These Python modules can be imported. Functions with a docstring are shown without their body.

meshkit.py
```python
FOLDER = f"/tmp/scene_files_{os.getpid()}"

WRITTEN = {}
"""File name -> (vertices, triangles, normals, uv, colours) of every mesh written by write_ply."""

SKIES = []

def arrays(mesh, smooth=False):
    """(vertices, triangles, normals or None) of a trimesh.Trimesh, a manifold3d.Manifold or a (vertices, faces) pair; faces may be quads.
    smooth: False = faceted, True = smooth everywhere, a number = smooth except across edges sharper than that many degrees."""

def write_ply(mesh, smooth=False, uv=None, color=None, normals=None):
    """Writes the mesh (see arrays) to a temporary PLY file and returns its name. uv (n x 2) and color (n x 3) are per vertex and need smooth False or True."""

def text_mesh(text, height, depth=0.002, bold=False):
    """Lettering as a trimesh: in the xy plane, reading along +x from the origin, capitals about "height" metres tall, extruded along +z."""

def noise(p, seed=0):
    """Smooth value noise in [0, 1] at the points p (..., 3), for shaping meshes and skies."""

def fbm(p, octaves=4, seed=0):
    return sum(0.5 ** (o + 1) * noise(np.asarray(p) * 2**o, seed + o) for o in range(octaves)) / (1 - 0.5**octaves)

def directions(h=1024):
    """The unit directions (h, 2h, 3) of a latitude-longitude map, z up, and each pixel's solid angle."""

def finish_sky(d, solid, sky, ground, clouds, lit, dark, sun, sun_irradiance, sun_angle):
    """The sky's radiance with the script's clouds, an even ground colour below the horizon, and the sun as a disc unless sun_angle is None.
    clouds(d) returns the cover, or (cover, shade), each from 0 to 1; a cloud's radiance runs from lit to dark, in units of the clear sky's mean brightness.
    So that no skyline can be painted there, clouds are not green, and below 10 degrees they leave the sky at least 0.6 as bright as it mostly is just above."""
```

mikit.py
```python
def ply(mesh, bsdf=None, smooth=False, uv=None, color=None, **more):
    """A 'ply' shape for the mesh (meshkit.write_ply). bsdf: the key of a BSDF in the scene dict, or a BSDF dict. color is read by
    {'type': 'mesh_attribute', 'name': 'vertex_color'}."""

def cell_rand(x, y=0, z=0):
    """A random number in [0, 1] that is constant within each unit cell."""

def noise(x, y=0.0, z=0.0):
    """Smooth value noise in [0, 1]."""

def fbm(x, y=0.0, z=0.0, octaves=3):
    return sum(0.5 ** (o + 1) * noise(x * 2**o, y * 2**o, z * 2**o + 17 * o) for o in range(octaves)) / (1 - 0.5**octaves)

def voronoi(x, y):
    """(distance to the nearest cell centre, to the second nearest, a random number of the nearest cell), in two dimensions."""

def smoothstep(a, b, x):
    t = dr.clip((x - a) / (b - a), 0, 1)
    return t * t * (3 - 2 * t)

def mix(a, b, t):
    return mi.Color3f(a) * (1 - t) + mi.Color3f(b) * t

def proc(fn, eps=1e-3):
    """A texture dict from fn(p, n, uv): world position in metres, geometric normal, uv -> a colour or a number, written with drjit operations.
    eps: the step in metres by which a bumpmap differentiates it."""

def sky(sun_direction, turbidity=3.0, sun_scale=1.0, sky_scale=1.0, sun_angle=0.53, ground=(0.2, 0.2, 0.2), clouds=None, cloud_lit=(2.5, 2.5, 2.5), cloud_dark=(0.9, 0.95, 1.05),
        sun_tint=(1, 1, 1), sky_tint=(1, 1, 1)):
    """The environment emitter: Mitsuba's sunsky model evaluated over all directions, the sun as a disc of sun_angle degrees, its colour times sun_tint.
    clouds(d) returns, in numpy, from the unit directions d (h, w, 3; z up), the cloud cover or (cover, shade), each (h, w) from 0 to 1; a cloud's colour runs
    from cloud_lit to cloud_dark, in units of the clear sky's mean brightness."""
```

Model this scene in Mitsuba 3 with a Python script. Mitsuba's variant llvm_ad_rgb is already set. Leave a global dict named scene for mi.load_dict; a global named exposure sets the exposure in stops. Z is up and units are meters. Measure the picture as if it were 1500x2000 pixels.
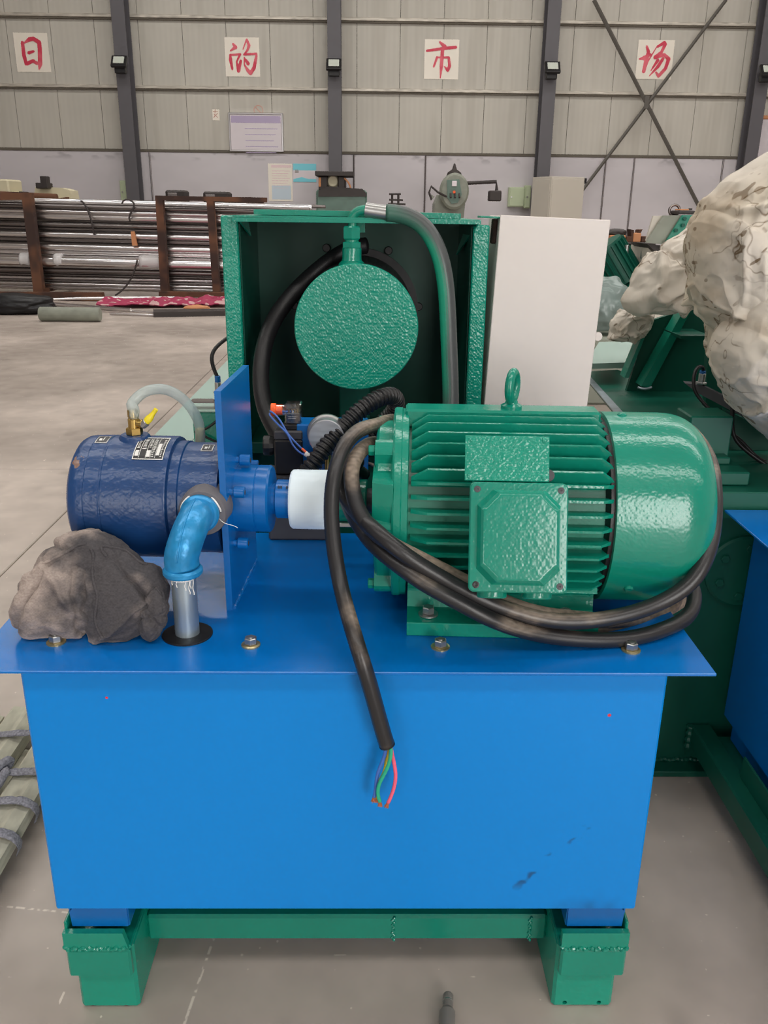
import math
import random
import numpy as np
import trimesh
import manifold3d as m3
import drjit as dr
import mitsuba as mi
import mikit
import meshkit
from scipy.interpolate import CubicSpline
from shapely.geometry import Polygon, LineString, Point
from shapely import union_all
from mikit import proc, noise, fbm, voronoi, smoothstep, mix

random.seed(7)
rng = np.random.default_rng(7)
T = mi.ScalarTransform4f
scene, labels = {"type": "scene"}, {}

# ---------------------------------------------------------------- camera, light, exposure
PITCH, ROLL, YAW, FOCAL = 0.3435, -0.0114, 0.0145, 1650.29
fwd = np.array([math.sin(YAW) * math.cos(PITCH), math.cos(YAW) * math.cos(PITCH), -math.sin(PITCH)])
right0 = np.array([math.cos(YAW), -math.sin(YAW), 0.0])
down0 = np.cross(fwd, right0)
up = -(-math.sin(ROLL) * right0 + math.cos(ROLL) * down0)
eye = np.array([0.0, 0.0, 1.5])
scene["camera"] = {"type": "perspective", "fov": math.degrees(2 * math.atan(750 / FOCAL)), "fov_axis": "x", "near_clip": 0.05, "far_clip": 200.0,
                   "to_world": T().look_at(origin=eye.tolist(), target=(eye + fwd).tolist(), up=up.tolist())}
exposure = 0.14
SKYLIGHT = [9.4, 9.15, 8.8]      # daylight through the translucent roof strips
REAR_WINDOW = [8.2, 8.0, 7.8]   # daylight through the tall windows behind the photographer


# ---------------------------------------------------------------- helpers
def lin(r, g, b):
    return [((c / 255 + 0.055) / 1.055) ** 2.4 if c > 10 else c / 255 / 12.92 for c in (r, g, b)]


def hullof(pts):
    return trimesh.convex.convex_hull(np.asarray(pts, float))


def bbox(x0, x1, y0, y1, z0, z1, b=0.002):
    b = min(b, 0.45 * min(x1 - x0, y1 - y0, z1 - z0))
    pts = []
    for sx in (0, 1):
        for sy in (0, 1):
            for sz in (0, 1):
                c = np.array([(x0, x1)[sx], (y0, y1)[sy], (z0, z1)[sz]])
                s = np.array([1 - 2 * sx, 1 - 2 * sy, 1 - 2 * sz]) * b
                for k in range(3):
                    o = s.copy()
                    o[k] = 0
                    pts.append(c + o)
    return hullof(pts)


def frame(d):
    d = np.asarray(d, float) / np.linalg.norm(d)
    a = np.cross([0, 0, 1.0] if abs(d[2]) < 0.9 else [1.0, 0, 0], d)
    a /= np.linalg.norm(a)
    return a, np.cross(d, a), d


def rings(v, n, m, caps=True):
    i, j = np.meshgrid(np.arange(m - 1), np.arange(n), indexing="ij")
    a, b, c, d = i * n + j, i * n + (j + 1) % n, (i + 1) * n + (j + 1) % n, (i + 1) * n + j
    f = np.stack([np.stack([a, b, c], -1), np.stack([a, c, d], -1)], 2).reshape(-1, 3)
    if caps:
        v = np.vstack([v, v[:n].mean(0), v[-n:].mean(0)])
        k = np.arange(n)
        f = np.vstack([f, np.stack([(k + 1) % n, k, k * 0 + n * m], 1), np.stack([k + (m - 1) * n, (k + 1) % n + (m - 1) * n, k * 0 + n * m + 1], 1)])
    return trimesh.Trimesh(v, f, process=False)


def lathe(prof, p0, d, n=48):
    """prof: (radius, height along d) from p0; sharp where the profile bends (shading angle)."""
    a, b, c = frame(d)
    t = np.arange(n) * 2 * math.pi / n
    circ = np.cos(t)[:, None] * a + np.sin(t)[:, None] * b
    v = np.vstack([np.asarray(p0, float) + c * h + circ * max(r, 1e-5) for r, h in prof])
    return rings(v, n, len(prof))


def cyl(p0, p1, r, b=0.0, n=32, r1=None):
    p0, p1 = np.asarray(p0, float), np.asarray(p1, float)
    L = np.linalg.norm(p1 - p0)
    r1 = r if r1 is None else r1
    prof = [(r - b, 0), (r, b), (r1, L - b), (r1 - b, L)] if b else [(r, 0), (r1, L)]
    return lathe(prof, p0, p1 - p0, n)


def hexnut(p0, d, r, h, b=0.0015):
    a, bb, c = frame(d)
    pts = []
    for k in range(6):
        t = k * math.pi / 3
        w = math.cos(t) * a + math.sin(t) * bb
        pts += [np.asarray(p0) + w * (r - b), np.asarray(p0) + w * r + c * b, np.asarray(p0) + w * r + c * (h - b), np.asarray(p0) + w * (r - b) + c * h]
    return hullof(pts)


def spline(path, step):
    p = np.asarray(path, float)
    s = np.concatenate([[0], np.cumsum(np.linalg.norm(np.diff(p, axis=0), axis=1) ** 0.8)])
    cs = CubicSpline(s, p) if len(p) > 2 else None
    u = np.linspace(0, s[-1], 600)
    q = cs(u) if cs else p[0] + (p[1] - p[0]) * (u / s[-1])[:, None]
    L = np.concatenate([[0], np.cumsum(np.linalg.norm(np.diff(q, axis=0), axis=1))])
    k = max(2, int(L[-1] / step) + 1)
    t = np.linspace(0, L[-1], k)
    return np.stack([np.interp(t, L, q[:, i]) for i in range(3)], 1), t


def tube(path, r, n=16, step=0.01, straight=False):
    if straight:
        q = np.asarray(path, float)
        t = np.concatenate([[0], np.cumsum(np.linalg.norm(np.diff(q, axis=0), axis=1))])
    else:
        q, t = spline(path, step)
    R = r(t) if callable(r) else np.full(len(q), r)
    tg = np.gradient(q, axis=0)
    tg /= np.linalg.norm(tg, axis=1, keepdims=True)
    a = frame(tg[0])[0]
    v, ang = [], np.arange(n) * 2 * math.pi / n
    for k in range(len(q)):
        a = a - tg[k] * (a @ tg[k])
        a /= np.linalg.norm(a)
        b = np.cross(tg[k], a)
        v.append(q[k] + R[k] * (np.cos(ang)[:, None] * a + np.sin(ang)[:, None] * b))
    return rings(np.vstack(v), n, len(q))


def extrude(poly, h):
    poly = poly if isinstance(poly, (Polygon,)) or hasattr(poly, "geoms") else Polygon(poly)
    return trimesh.util.concatenate([trimesh.creation.extrude_polygon(g, h, engine="earcut") for g in getattr(poly, "geoms", [poly])])


def prism(poly, plane, a, b):
    """2-D polygon extruded between a and b along the third axis; plane is 'xy', 'xz' or 'yz'."""
    m = extrude(poly, b - a)
    v = m.vertices.copy()
    v[:, 2] += a
    order = {"xy": (0, 1, 2), "xz": (0, 2, 1), "yz": (2, 0, 1)}[plane]
    m = trimesh.Trimesh(v[:, list(order)], m.faces, process=False)
    if plane == "xz":
        m.invert()
    return m


def slab(pts, vec):
    """planar 3-D polygon made solid by the vector vec."""
    p, vec = np.asarray(pts, float), np.asarray(vec, float)
    c = p.mean(0)
    nrm = np.linalg.svd(p - c)[2][2]
    if nrm @ vec < 0:
        nrm = -nrm
    a, b, d = frame(nrm)
    q = np.stack([(p - c) @ a, (p - c) @ b], 1)
    m = extrude(Polygon(q), 1.0)
    v = np.asarray(m.vertices)
    off = (p - c) @ d
    w = c + v[:, :1] * a + v[:, 1:2] * b + v[:, 2:] * vec
    m = trimesh.Trimesh(w, m.faces, process=False)
    if m.volume < 0:
        m.invert()
    return m


def cat(*ms):
    out = []
    for m in ms:
        out += m if isinstance(m, list) else [m]
    return trimesh.util.concatenate(out)


def man(m):
    return m3.Manifold(m3.Mesh(np.asarray(m.vertices, np.float32), np.asarray(m.faces, np.uint32)))


def tri(m):
    k = m.to_mesh()
    return trimesh.Trimesh(k.vert_properties[:, :3], k.tri_verts, process=False)


def weld(m):
    return trimesh.Trimesh(m.vertices, m.faces, process=True)


def minus(a, *bs):
    r = man(weld(a))
    for b in bs:
        r = r - man(weld(b))
    return tri(r)


def key_of(name):
    if name not in scene and not any(k.startswith(name + "__") for k in scene) and name not in labels:
        return name
    k = 1
    while f"{name}_{k:03d}" in scene or f"{name}_{k:03d}" in labels or any(q.startswith(f"{name}_{k:03d}__") for q in scene):
        k += 1
    return f"{name}_{k:03d}"


def thing(name, label, category, group=None, kind=None):
    key = key_of(name)
    labels[key] = {"label": label, "category": category}
    if group:
        labels[key]["group"] = group
    if kind:
        labels[key]["kind"] = kind
    return key


def part(parent, name, mesh, mat, smooth=False, label=None, to=None, kind=None, **more):
    key = key_of(f"{parent}__{name}") if parent else name
    if to is not None:
        mesh = mesh.copy()
        mesh.apply_transform(to)
    scene[key] = mikit.ply(mesh, mat, smooth=smooth, **more)
    if label or kind:
        labels[key] = {}
        if label:
            labels[key]["label"] = label
        if kind:
            labels[key]["kind"] = kind
    return key


def solo(name, mesh, mat, label, category, smooth=False, group=None, **more):
    key = thing(name, label, category, group)
    scene[key] = mikit.ply(mesh, mat, smooth=smooth, **more)
    return key


def structure(name, mesh, mat, label, smooth=False, **more):
    scene[name] = mikit.ply(mesh, mat, smooth=smooth, **more)
    labels[name] = {"label": label, "kind": "structure"}
    return name


def rotz(deg, at=(0, 0, 0)):
    return trimesh.transformations.rotation_matrix(math.radians(deg), [0, 0, 1], at)


# ---------------------------------------------------------------- materials
def rgbv(c):
    return {"type": "rgb", "value": list(map(float, c))}


def mat(name, color, rough=0.5, metal=0.0, spec=0.5, bump=None, bscale=0.0005, eps=0.0008, **more):
    col = rgbv(color) if isinstance(color, (list, tuple)) else proc(color)
    b = {"type": "principled", "base_color": col, "roughness": rough if not callable(rough) else proc(rough), "metallic": metal, "specular": spec, **more}
    if bump is not None:
        b = {"type": "bumpmap", "tex": proc(bump, eps=eps), "scale": bscale, "bsdf": b}
    scene[name] = {"type": "twosided", "bsdf": b}
    return name


def peel(p, n, uv):  # brushed-on paint: orange peel with some sags
    return noise(p.x * 330, p.y * 330, p.z * 250) * 0.6 + noise(p.x * 150 + 7, p.y * 150, p.z * 110) * 0.5


def cast(p, n, uv):  # painted rough casting
    return fbm(p.x * 150, p.y * 150, p.z * 150, octaves=2)


def tint(c, amp=0.12, s=9.0):
    c = lin(*c)

    def fn(p, n, uv):
        return mi.Color3f(c) * (1 - amp + 2 * amp * fbm(p.x * s, p.y * s, p.z * s, octaves=2))
    return fn


mat("green_gloss", tint((8, 122, 102), 0.10), rough=0.2, spec=0.55, bump=peel, bscale=0.00042, clearcoat=0.35, clearcoat_gloss=0.9)
mat("green_wrinkle", tint((10, 130, 108), 0.10), rough=0.24, spec=0.5, bump=peel, bscale=0.0018, clearcoat=0.3, clearcoat_gloss=0.85)
mat("green_flat", tint((14, 120, 98), 0.08), rough=0.33, spec=0.5, bump=cast, bscale=0.0003)
mat("green_deep_shade", tint((10, 78, 63), 0.10), rough=0.42, spec=0.32)  # darker green carries the shade around the tarpaulin-covered machine
mat("shaft_grey", lin(112, 109, 105), rough=0.5)
mat("green_inner_shade", tint((6, 62, 50), 0.12), rough=0.42, spec=0.35)  # shade inside the press housing, put into the base colour
mat("blue_tank", tint((0, 122, 206), 0.05, 3.0), rough=0.32, spec=0.5, bump=lambda p, n, uv: noise(p.x * 30, p.y * 30, p.z * 30), bscale=0.0004, eps=0.004)
mat("blue_plate", tint((0, 100, 176), 0.06, 5.0), rough=0.22, spec=0.5, bump=lambda p, n, uv: noise(p.x * 60 + 3, p.y * 60, p.z * 60), bscale=0.0003, eps=0.003)
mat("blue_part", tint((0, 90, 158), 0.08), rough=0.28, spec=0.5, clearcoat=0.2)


def pump_color(p, n, uv):
    base = mi.Color3f(lin(16, 54, 100)) * (0.85 + 0.3 * fbm(p.x * 20, p.y * 20, p.z * 20, octaves=2))
    chip = smoothstep(0.80, 0.82, fbm(p.x * 45 + 3, p.y * 45, p.z * 28 + 5, octaves=3) + 0.14 * smoothstep(-0.50, -0.53, p.x) - 0.05)
    return mix(base, lin(120, 95, 85), chip)


mat("pump_paint", pump_color, rough=0.30, spec=0.55, bump=cast, bscale=0.0009, clearcoat=0.3)
mat("dark_iron", lin(66, 66, 70), rough=0.45, metal=0.3)
mat("grey_gasket", lin(96, 94, 98), rough=0.6)
mat("black_plastic", lin(19, 19, 21), rough=0.42)
mat("black_rubber", lin(22, 22, 24), rough=0.42, spec=0.4)


def dusty(lo, hi):
    def fn(p, n, uv):
        d = smoothstep(lo, hi, fbm(p.x * 6 + 2, p.y * 6, p.z * 8, octaves=4) + 0.10 * n.z - 0.04 * n.y)
        d = d * (0.4 + 0.6 * noise(p.x * 120, p.y * 200, p.z * 200))
        return mix(lin(32, 32, 34), lin(136, 122, 108), d)
    return fn


mat("cable_rubber", dusty(0.60, 0.80), rough=0.36, spec=0.5)
mat("cable_dusty", dusty(0.36, 0.58), rough=0.5, spec=0.4)
mat("green_grime_shade", lambda p, n, uv: mix(lin(12, 116, 94), lin(74, 80, 76), smoothstep(0.3, 0.55, fbm(p.x * 18, p.y * 30, p.z * 30, octaves=3)) * smoothstep(0.2, 0.6, n.z) * 0.7), rough=0.45)  # grey grime that also stands in for shade between the fins
mat("hose_paint", lambda p, n, uv: mix(lin(64, 68, 68), lin(20, 138, 108), smoothstep(0.35, 0.85, 0.5 - 0.55 * n.x + 0.5 * (fbm(p.x * 6 + 4, p.y * 6, p.z * 6, octaves=2) - 0.5)) * smoothstep(1.03, 1.14, p.z) * (1 - 0.55 * smoothstep(1.42, 1.47, p.z))), rough=0.4)
mat("steel", lin(170, 170, 168), rough=0.32, metal=0.9)
mat("galvanised", lambda p, n, uv: mi.Color3f(lin(158, 172, 180)) * (0.85 + 0.3 * noise(p.x * 60, p.y * 60, p.z * 25)), rough=0.36, metal=0.75)
mat("zinc", lin(196, 182, 140), rough=0.3, metal=0.9)
mat("brass", lin(186, 158, 96), rough=0.28, metal=1.0)
mat("copper", lin(196, 120, 84), rough=0.35, metal=0.8)
mat("gauge_metal", lambda p, n, uv: mi.Color3f(lin(172, 174, 180)) * (0.85 + 0.25 * noise(p.x * 25, p.y * 25, p.z * 160)), rough=0.34, metal=0.85)
mat("nylon", lin(214, 228, 234), rough=0.35, spec=0.4, flatness=0.3)
mat("white_paint", tint((203, 196, 190), 0.03, 4.0), rough=0.45)
mat("white_print", lin(210, 210, 206), rough=0.5)
mat("tape_white", lin(226, 224, 220), rough=0.7)
mat("yellow", lin(218, 200, 40), rough=0.4)
mat("orange", lin(236, 96, 40), rough=0.35)
mat("wire_blue", lin(60, 100, 172), rough=0.4)
mat("wire_green", lin(30, 158, 120), rough=0.4)
mat("wire_pink", lin(224, 92, 118), rough=0.4)
mat("wire_yellow", lin(206, 184, 56), rough=0.4)
mat("elbow_paint", lambda p, n, uv: mi.Color3f(lin(36, 132, 186)) * (0.85 + 0.3 * noise(p.x * 90, p.y * 90, p.z * 90)), rough=0.3, metal=0.25, bump=cast, bscale=0.0006)
mat("rag_cloth", lambda p, n, uv: mix(lin(72, 70, 72), lin(160, 147, 139), smoothstep(0.36, 0.68, fbm(p.x * 13, p.y * 13, p.z * 13 + 2, octaves=4) - 1.0 * (p.x + 0.50)) * 0.9) * (0.8 + 0.4 * noise(p.x * 420, p.y * 420, p.z * 420)),
    rough=0.95, spec=0.1, bump=lambda p, n, uv: fbm(p.x * 170, p.y * 170, p.z * 170, octaves=3), bscale=0.0028)


def tarp_color(p, n, uv):
    v = fbm(p.x * 7 + 1, p.y * 7, p.z * 7, octaves=4)
    w = fbm(p.x * 13 + 5, p.y * 13, p.z * 9 + 3, octaves=3)
    patch = smoothstep(0.38, 0.56, fbm(p.x * 5.3 + 2, p.y * 5.3, p.z * 5.3, octaves=3))
    crease = (1 - smoothstep(0.0, 0.012, dr.abs(v - 0.5))) + 0.8 * (1 - smoothstep(0.0, 0.016, dr.abs(w - 0.5))) * smoothstep(0.5, 0.6, noise(p.x * 5, p.y * 5, p.z * 5 + 2))
    crease = crease * (0.4 + 0.6 * noise(p.x * 70, p.y * 70, p.z * 70))
    speck = smoothstep(0.70, 0.78, noise((p.x - p.z) * 80, p.y * 40, (p.x + p.z) * 22)) * smoothstep(0.5, 0.75, noise(p.x * 7, p.y * 7, p.z * 7))
    stain = smoothstep(0.52, 0.70, fbm(p.x * 5 + 3, p.y * 5, p.z * 8, octaves=4))
    base = mix(lin(204, 197, 186), lin(188, 178, 160), smoothstep(0.35, 0.75, fbm(p.x * 2.2, p.y * 2.2, p.z * 2.2 + 4)))
    base = mix(base, lin(150, 128, 98), stain * 0.4)
    return mix(base, lin(98, 76, 48), dr.minimum(0.9, crease * patch + speck * 0.7))


mat("tarp_cloth", tarp_color, rough=0.6, spec=0.25, bump=lambda p, n, uv: fbm(p.x * 14, p.y * 14, p.z * 14, octaves=4), bscale=0.014, eps=0.004)
mat("timber", lambda p, n, uv: mi.Color3f(lin(176, 174, 158)) * (0.65 + 0.5 * fbm(p.x * 60, p.y * 25, p.z * 90, octaves=3)), rough=0.85, spec=0.2)
mat("strap_cloth", lambda p, n, uv: mi.Color3f(lin(128, 128, 136)) * (0.6 + 0.7 * noise(p.x * 300, p.y * 300, p.z * 300)), rough=0.95, spec=0.1)


def floor_color(p, n, uv):
    a = fbm(p.x * 0.9, p.y * 0.9, 0.0, octaves=4)
    b = fbm(p.x * 9, p.y * 9, 3.0, octaves=3)
    c = mix(lin(143, 133, 125), lin(171, 160, 151), smoothstep(0.3, 0.7, a))
    c = c * (0.86 + 0.28 * b)
    spot = smoothstep(0.66, 0.8, fbm(p.x * 3.3 + 5, p.y * 3.3, 8.0, octaves=3))
    fleck = smoothstep(0.965, 0.985, noise(p.x * 55, p.y * 55, 1.0))
    chalk = (1 - smoothstep(0.0015, 0.004, dr.abs(p.x + 0.359 - (p.y - 1.236) * 0.1))) * smoothstep(1.1, 1.2, p.y) * (1 - smoothstep(1.44, 1.5, p.y)) * smoothstep(0.3, 0.6, noise(p.x * 90, p.y * 140, 0.0))
    chalk2 = (1 - smoothstep(0.0015, 0.004, dr.abs(p.y - 1.508 + (p.x + 0.768) * 0.12))) * smoothstep(-0.85, -0.8, p.x) * (1 - smoothstep(-0.6, -0.55, p.x)) * smoothstep(0.3, 0.6, noise(p.x * 140, p.y * 90, 0.0))
    c = mix(c, lin(104, 96, 88), spot * 0.25)
    return mix(c, lin(226, 216, 204), dr.minimum(1.0, fleck * 0.5 + (chalk + chalk2) * 0.6))


mat("concrete", floor_color, rough=lambda p, n, uv: 0.33 + 0.15 * fbm(p.x * 2, p.y * 2, 0.0), spec=0.6)


def upper_wall(p, n, uv):
    rib = 0.5 + 0.5 * dr.cos(p.x * 2 * math.pi / 0.125)
    streak = fbm(p.x * 3, 0.0, p.z * 0.5, octaves=2)
    dirt = smoothstep(0.5, 0.75, fbm(p.x * 5.0, 2.0, p.z * 0.35, octaves=3))
    c = mi.Color3f(lin(182, 178, 168)) * (0.95 + 0.10 * streak) * (0.97 + 0.03 * rib)
    return mix(c, lin(146, 140, 126), dirt * 0.18)


mat("wall_sheet", upper_wall, rough=0.5)
mat("wall_plaster", lambda p, n, uv: mi.Color3f(lin(192, 187, 190)) * (0.9 + 0.2 * fbm(p.x * 0.8, 1.0, p.z * 1.6, octaves=3)) * (1 - 0.35 * smoothstep(0.55, 0.75, fbm(p.x * 3.0, 2.0, p.z * 5, octaves=3)) * smoothstep(2.5, 2.72, p.z)), rough=0.7)
mat("seam_dark", lin(96, 90, 80), rough=0.8)
mat("girt_steel", lambda p, n, uv: mi.Color3f(lin(188, 182, 170)) * (0.7 + 0.5 * noise(p.x * 7, 0.0, p.z * 30)), rough=0.4, metal=0.3)
mat("column_paint", lin(84, 82, 86), rough=0.5)
mat("brace_steel", lin(82, 78, 72), rough=0.5)
mat("rust", lambda p, n, uv: mix(lin(64, 50, 46), lin(106, 74, 57), smoothstep(0.35, 0.7, fbm(p.x * 3, p.y * 3, p.z * 3, octaves=3))), rough=0.8, spec=0.2)
mat("chrome_bar", lin(228, 226, 226), rough=0.2, metal=1.0)
mat("dull_bar", lin(128, 122, 120), rough=0.3, metal=1.0)
mat("plastic_wrap", lin(205, 203, 203), rough=0.25, spec=0.7)
mat("poster_paper", lin(226, 219, 206), rough=0.38)
mat("red_ink", lambda p, n, uv: mix(lin(196, 52, 76), lin(214, 96, 110), smoothstep(0.4, 0.7, fbm(p.x * 4, 0.0, p.z * 4))), rough=0.5)
mat("faded_ink", lin(190, 150, 136), rough=0.6)
mat("board_white", lin(208, 200, 204), rough=0.3)
mat("board_purple", lin(170, 156, 184), rough=0.3)
mat("aluminium", lin(190, 188, 188), rough=0.25, metal=0.9)
mat("print_cyan", lin(118, 200, 214), rough=0.45)
mat("print_blue", lin(190, 204, 214), rough=0.45)
mat("print_pink", lin(220, 196, 196), rough=0.45)
mat("box_green", lin(176, 188, 156), rough=0.5)
mat("cabinet_grey", lin(190, 184, 172), rough=0.45)
mat("machine_grey", lambda p, n, uv: mi.Color3f(lin(128, 132, 120)) * (0.7 + 0.6 * fbm(p.x * 6, p.y * 6, p.z * 6)), rough=0.5)
mat("machine_green", lambda p, n, uv: mi.Color3f(lin(92, 116, 106)) * (0.7 + 0.6 * fbm(p.x * 4, p.y * 4, p.z * 4)), rough=0.5)
mat("machine_cream", lin(206, 198, 168), rough=0.5)
mat("machine_dark", lin(52, 46, 44), rough=0.6)
mat("wood_orange", lin(192, 132, 90), rough=0.6)
mat("magenta_mesh", lambda p, n, uv: mix(lin(150, 44, 76), lin(184, 146, 146), smoothstep(0.62, 0.7, noise(p.x * 14, p.y * 14, p.z * 14))), rough=0.7)
mat("bag_film", lin(112, 128, 124), rough=0.3, spec=0.6)
mat("lamp_glass", lin(190, 196, 186), rough=0.15, spec=0.8)
mat("sheen_pale", tint((140, 164, 156), 0.08, 3.0), rough=0.32)  # skylight reflection painted into the base colour of the flat plates
scene["clear_plastic"] = {"type": "thindielectric", "int_ior": 1.49}
mat("hose_clear", lin(196, 208, 206), rough=0.15, spec=0.6, spec_trans=0.0)
scene["hose_film"] = {"type": "blendbsdf", "weight": 0.42, "a": {"type": "thindielectric", "int_ior": 1.4}, "b": {"type": "twosided", "bsdf": {"type": "principled", "base_color": rgbv(lin(176, 192, 190)), "roughness": 0.25}}}
mat("oil_yellow", lin(168, 160, 92), rough=0.2)

# ---------------------------------------------------------------- the hall
WX0, WX1, WY0, WY1, WZ = -16.0, 16.0, -9.0, 22.0, 9.0
structure("floor", bbox(WX0, WX1, WY0, WY1, -0.3, -0.012, 0), "seam_dark", "grey concrete workshop floor cast in large slabs")
xs = [WX0, -11.6, -6.6, -1.60, 3.4, 8.4, 13.4, WX1]
ys = [WY0, -5.1, -0.1, 4.92, 9.9, 14.9, 19.9, WY1]
for i in range(len(xs) - 1):
    for j in range(len(ys) - 1):
        part("floor", "slab", bbox(xs[i] + 0.003, xs[i + 1] - 0.003, ys[j] + 0.003, ys[j + 1] - 0.003, -0.15, 0.0, 0.004), "concrete")

JOINT = 2.80
structure("wall_back", bbox(WX0, WX1, WY1, WY1 + 0.3, 0, WZ, 0), "seam_dark", "rear workshop wall of pale sheet panels above a lavender grey plastered dado")
part("wall_back", "dado", bbox(WX0, WX1, WY1 - 0.05, WY1, 0, JOINT - 0.06, 0.004), "wall_plaster", label="lavender grey plastered lower wall")
px0 = 0.57
k = 0
while px0 - 17 + k < WX1 - 1:
    x = px0 - 17 + k
    part("wall_back", "panel", bbox(max(x, WX0) + 0.004, x + 0.996, WY1 - 0.03 - 0.002 * (k % 2), WY1, JOINT, WZ, 0.003), "wall_sheet")
    k += 1
part("wall_back", "capping", bbox(WX0, WX1, WY1 - 0.07, WY1, JOINT - 0.06, JOINT, 0.004), "seam_dark", label="dark capping strip where panels meet the plaster")
for z in (5.58, 4.13):
    part("wall_back", "girt", cat(bbox(WX0, WX1, WY1 - 0.13, WY1 - 0.03, z - 0.035, z + 0.035, 0.01)), "girt_steel", label="pale horizontal steel wall rail")
    part("wall_back", "girt_lip", bbox(WX0, WX1, WY1 - 0.10, WY1 - 0.03, z - 0.07, z - 0.036, 0.004), "seam_dark")
for x in (-5.38, -0.5, 1.22, 4.2, 5.56, 6.25, 8.4):
    part("wall_back", "conduit", cyl((x, WY1 - 0.07, 0.3), (x, WY1 - 0.07, JOINT - 0.07), 0.018, n=10), "dull_bar")

structure("wall_left", bbox(WX0 - 0.2, WX0, WY0, WY1, 0, WZ, 0), "wall_plaster", "left side wall of the hall")
structure("wall_right", bbox(WX1, WX1 + 0.2, WY0, WY1, 0, WZ, 0), "wall_plaster", "right side wall of the hall")
structure("wall_front", bbox(WX0, WX1, WY0 - 0.2, WY0, 0, WZ, 0), "wall_plaster", "wall behind the photographer")
structure("ceiling", bbox(WX0, WX1, WY0, WY1, WZ, WZ + 0.1, 0), "wall_sheet", "sheet metal roof of the hall")


def daylight(name, x0, x1, y0, y1, z, rad, label):
    """a translucent daylight panel under the roof, facing down"""
    m = trimesh.Trimesh([[x0, y0, z], [x1, y0, z], [x1, y1, z], [x0, y1, z]], [[0, 2, 1], [0, 3, 2]], process=False)
    scene[name] = mikit.ply(m, "white_paint", emitter={"type": "area", "radiance": rgbv(rad)})
    labels[name] = {"label": label, "kind": "structure"}


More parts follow.
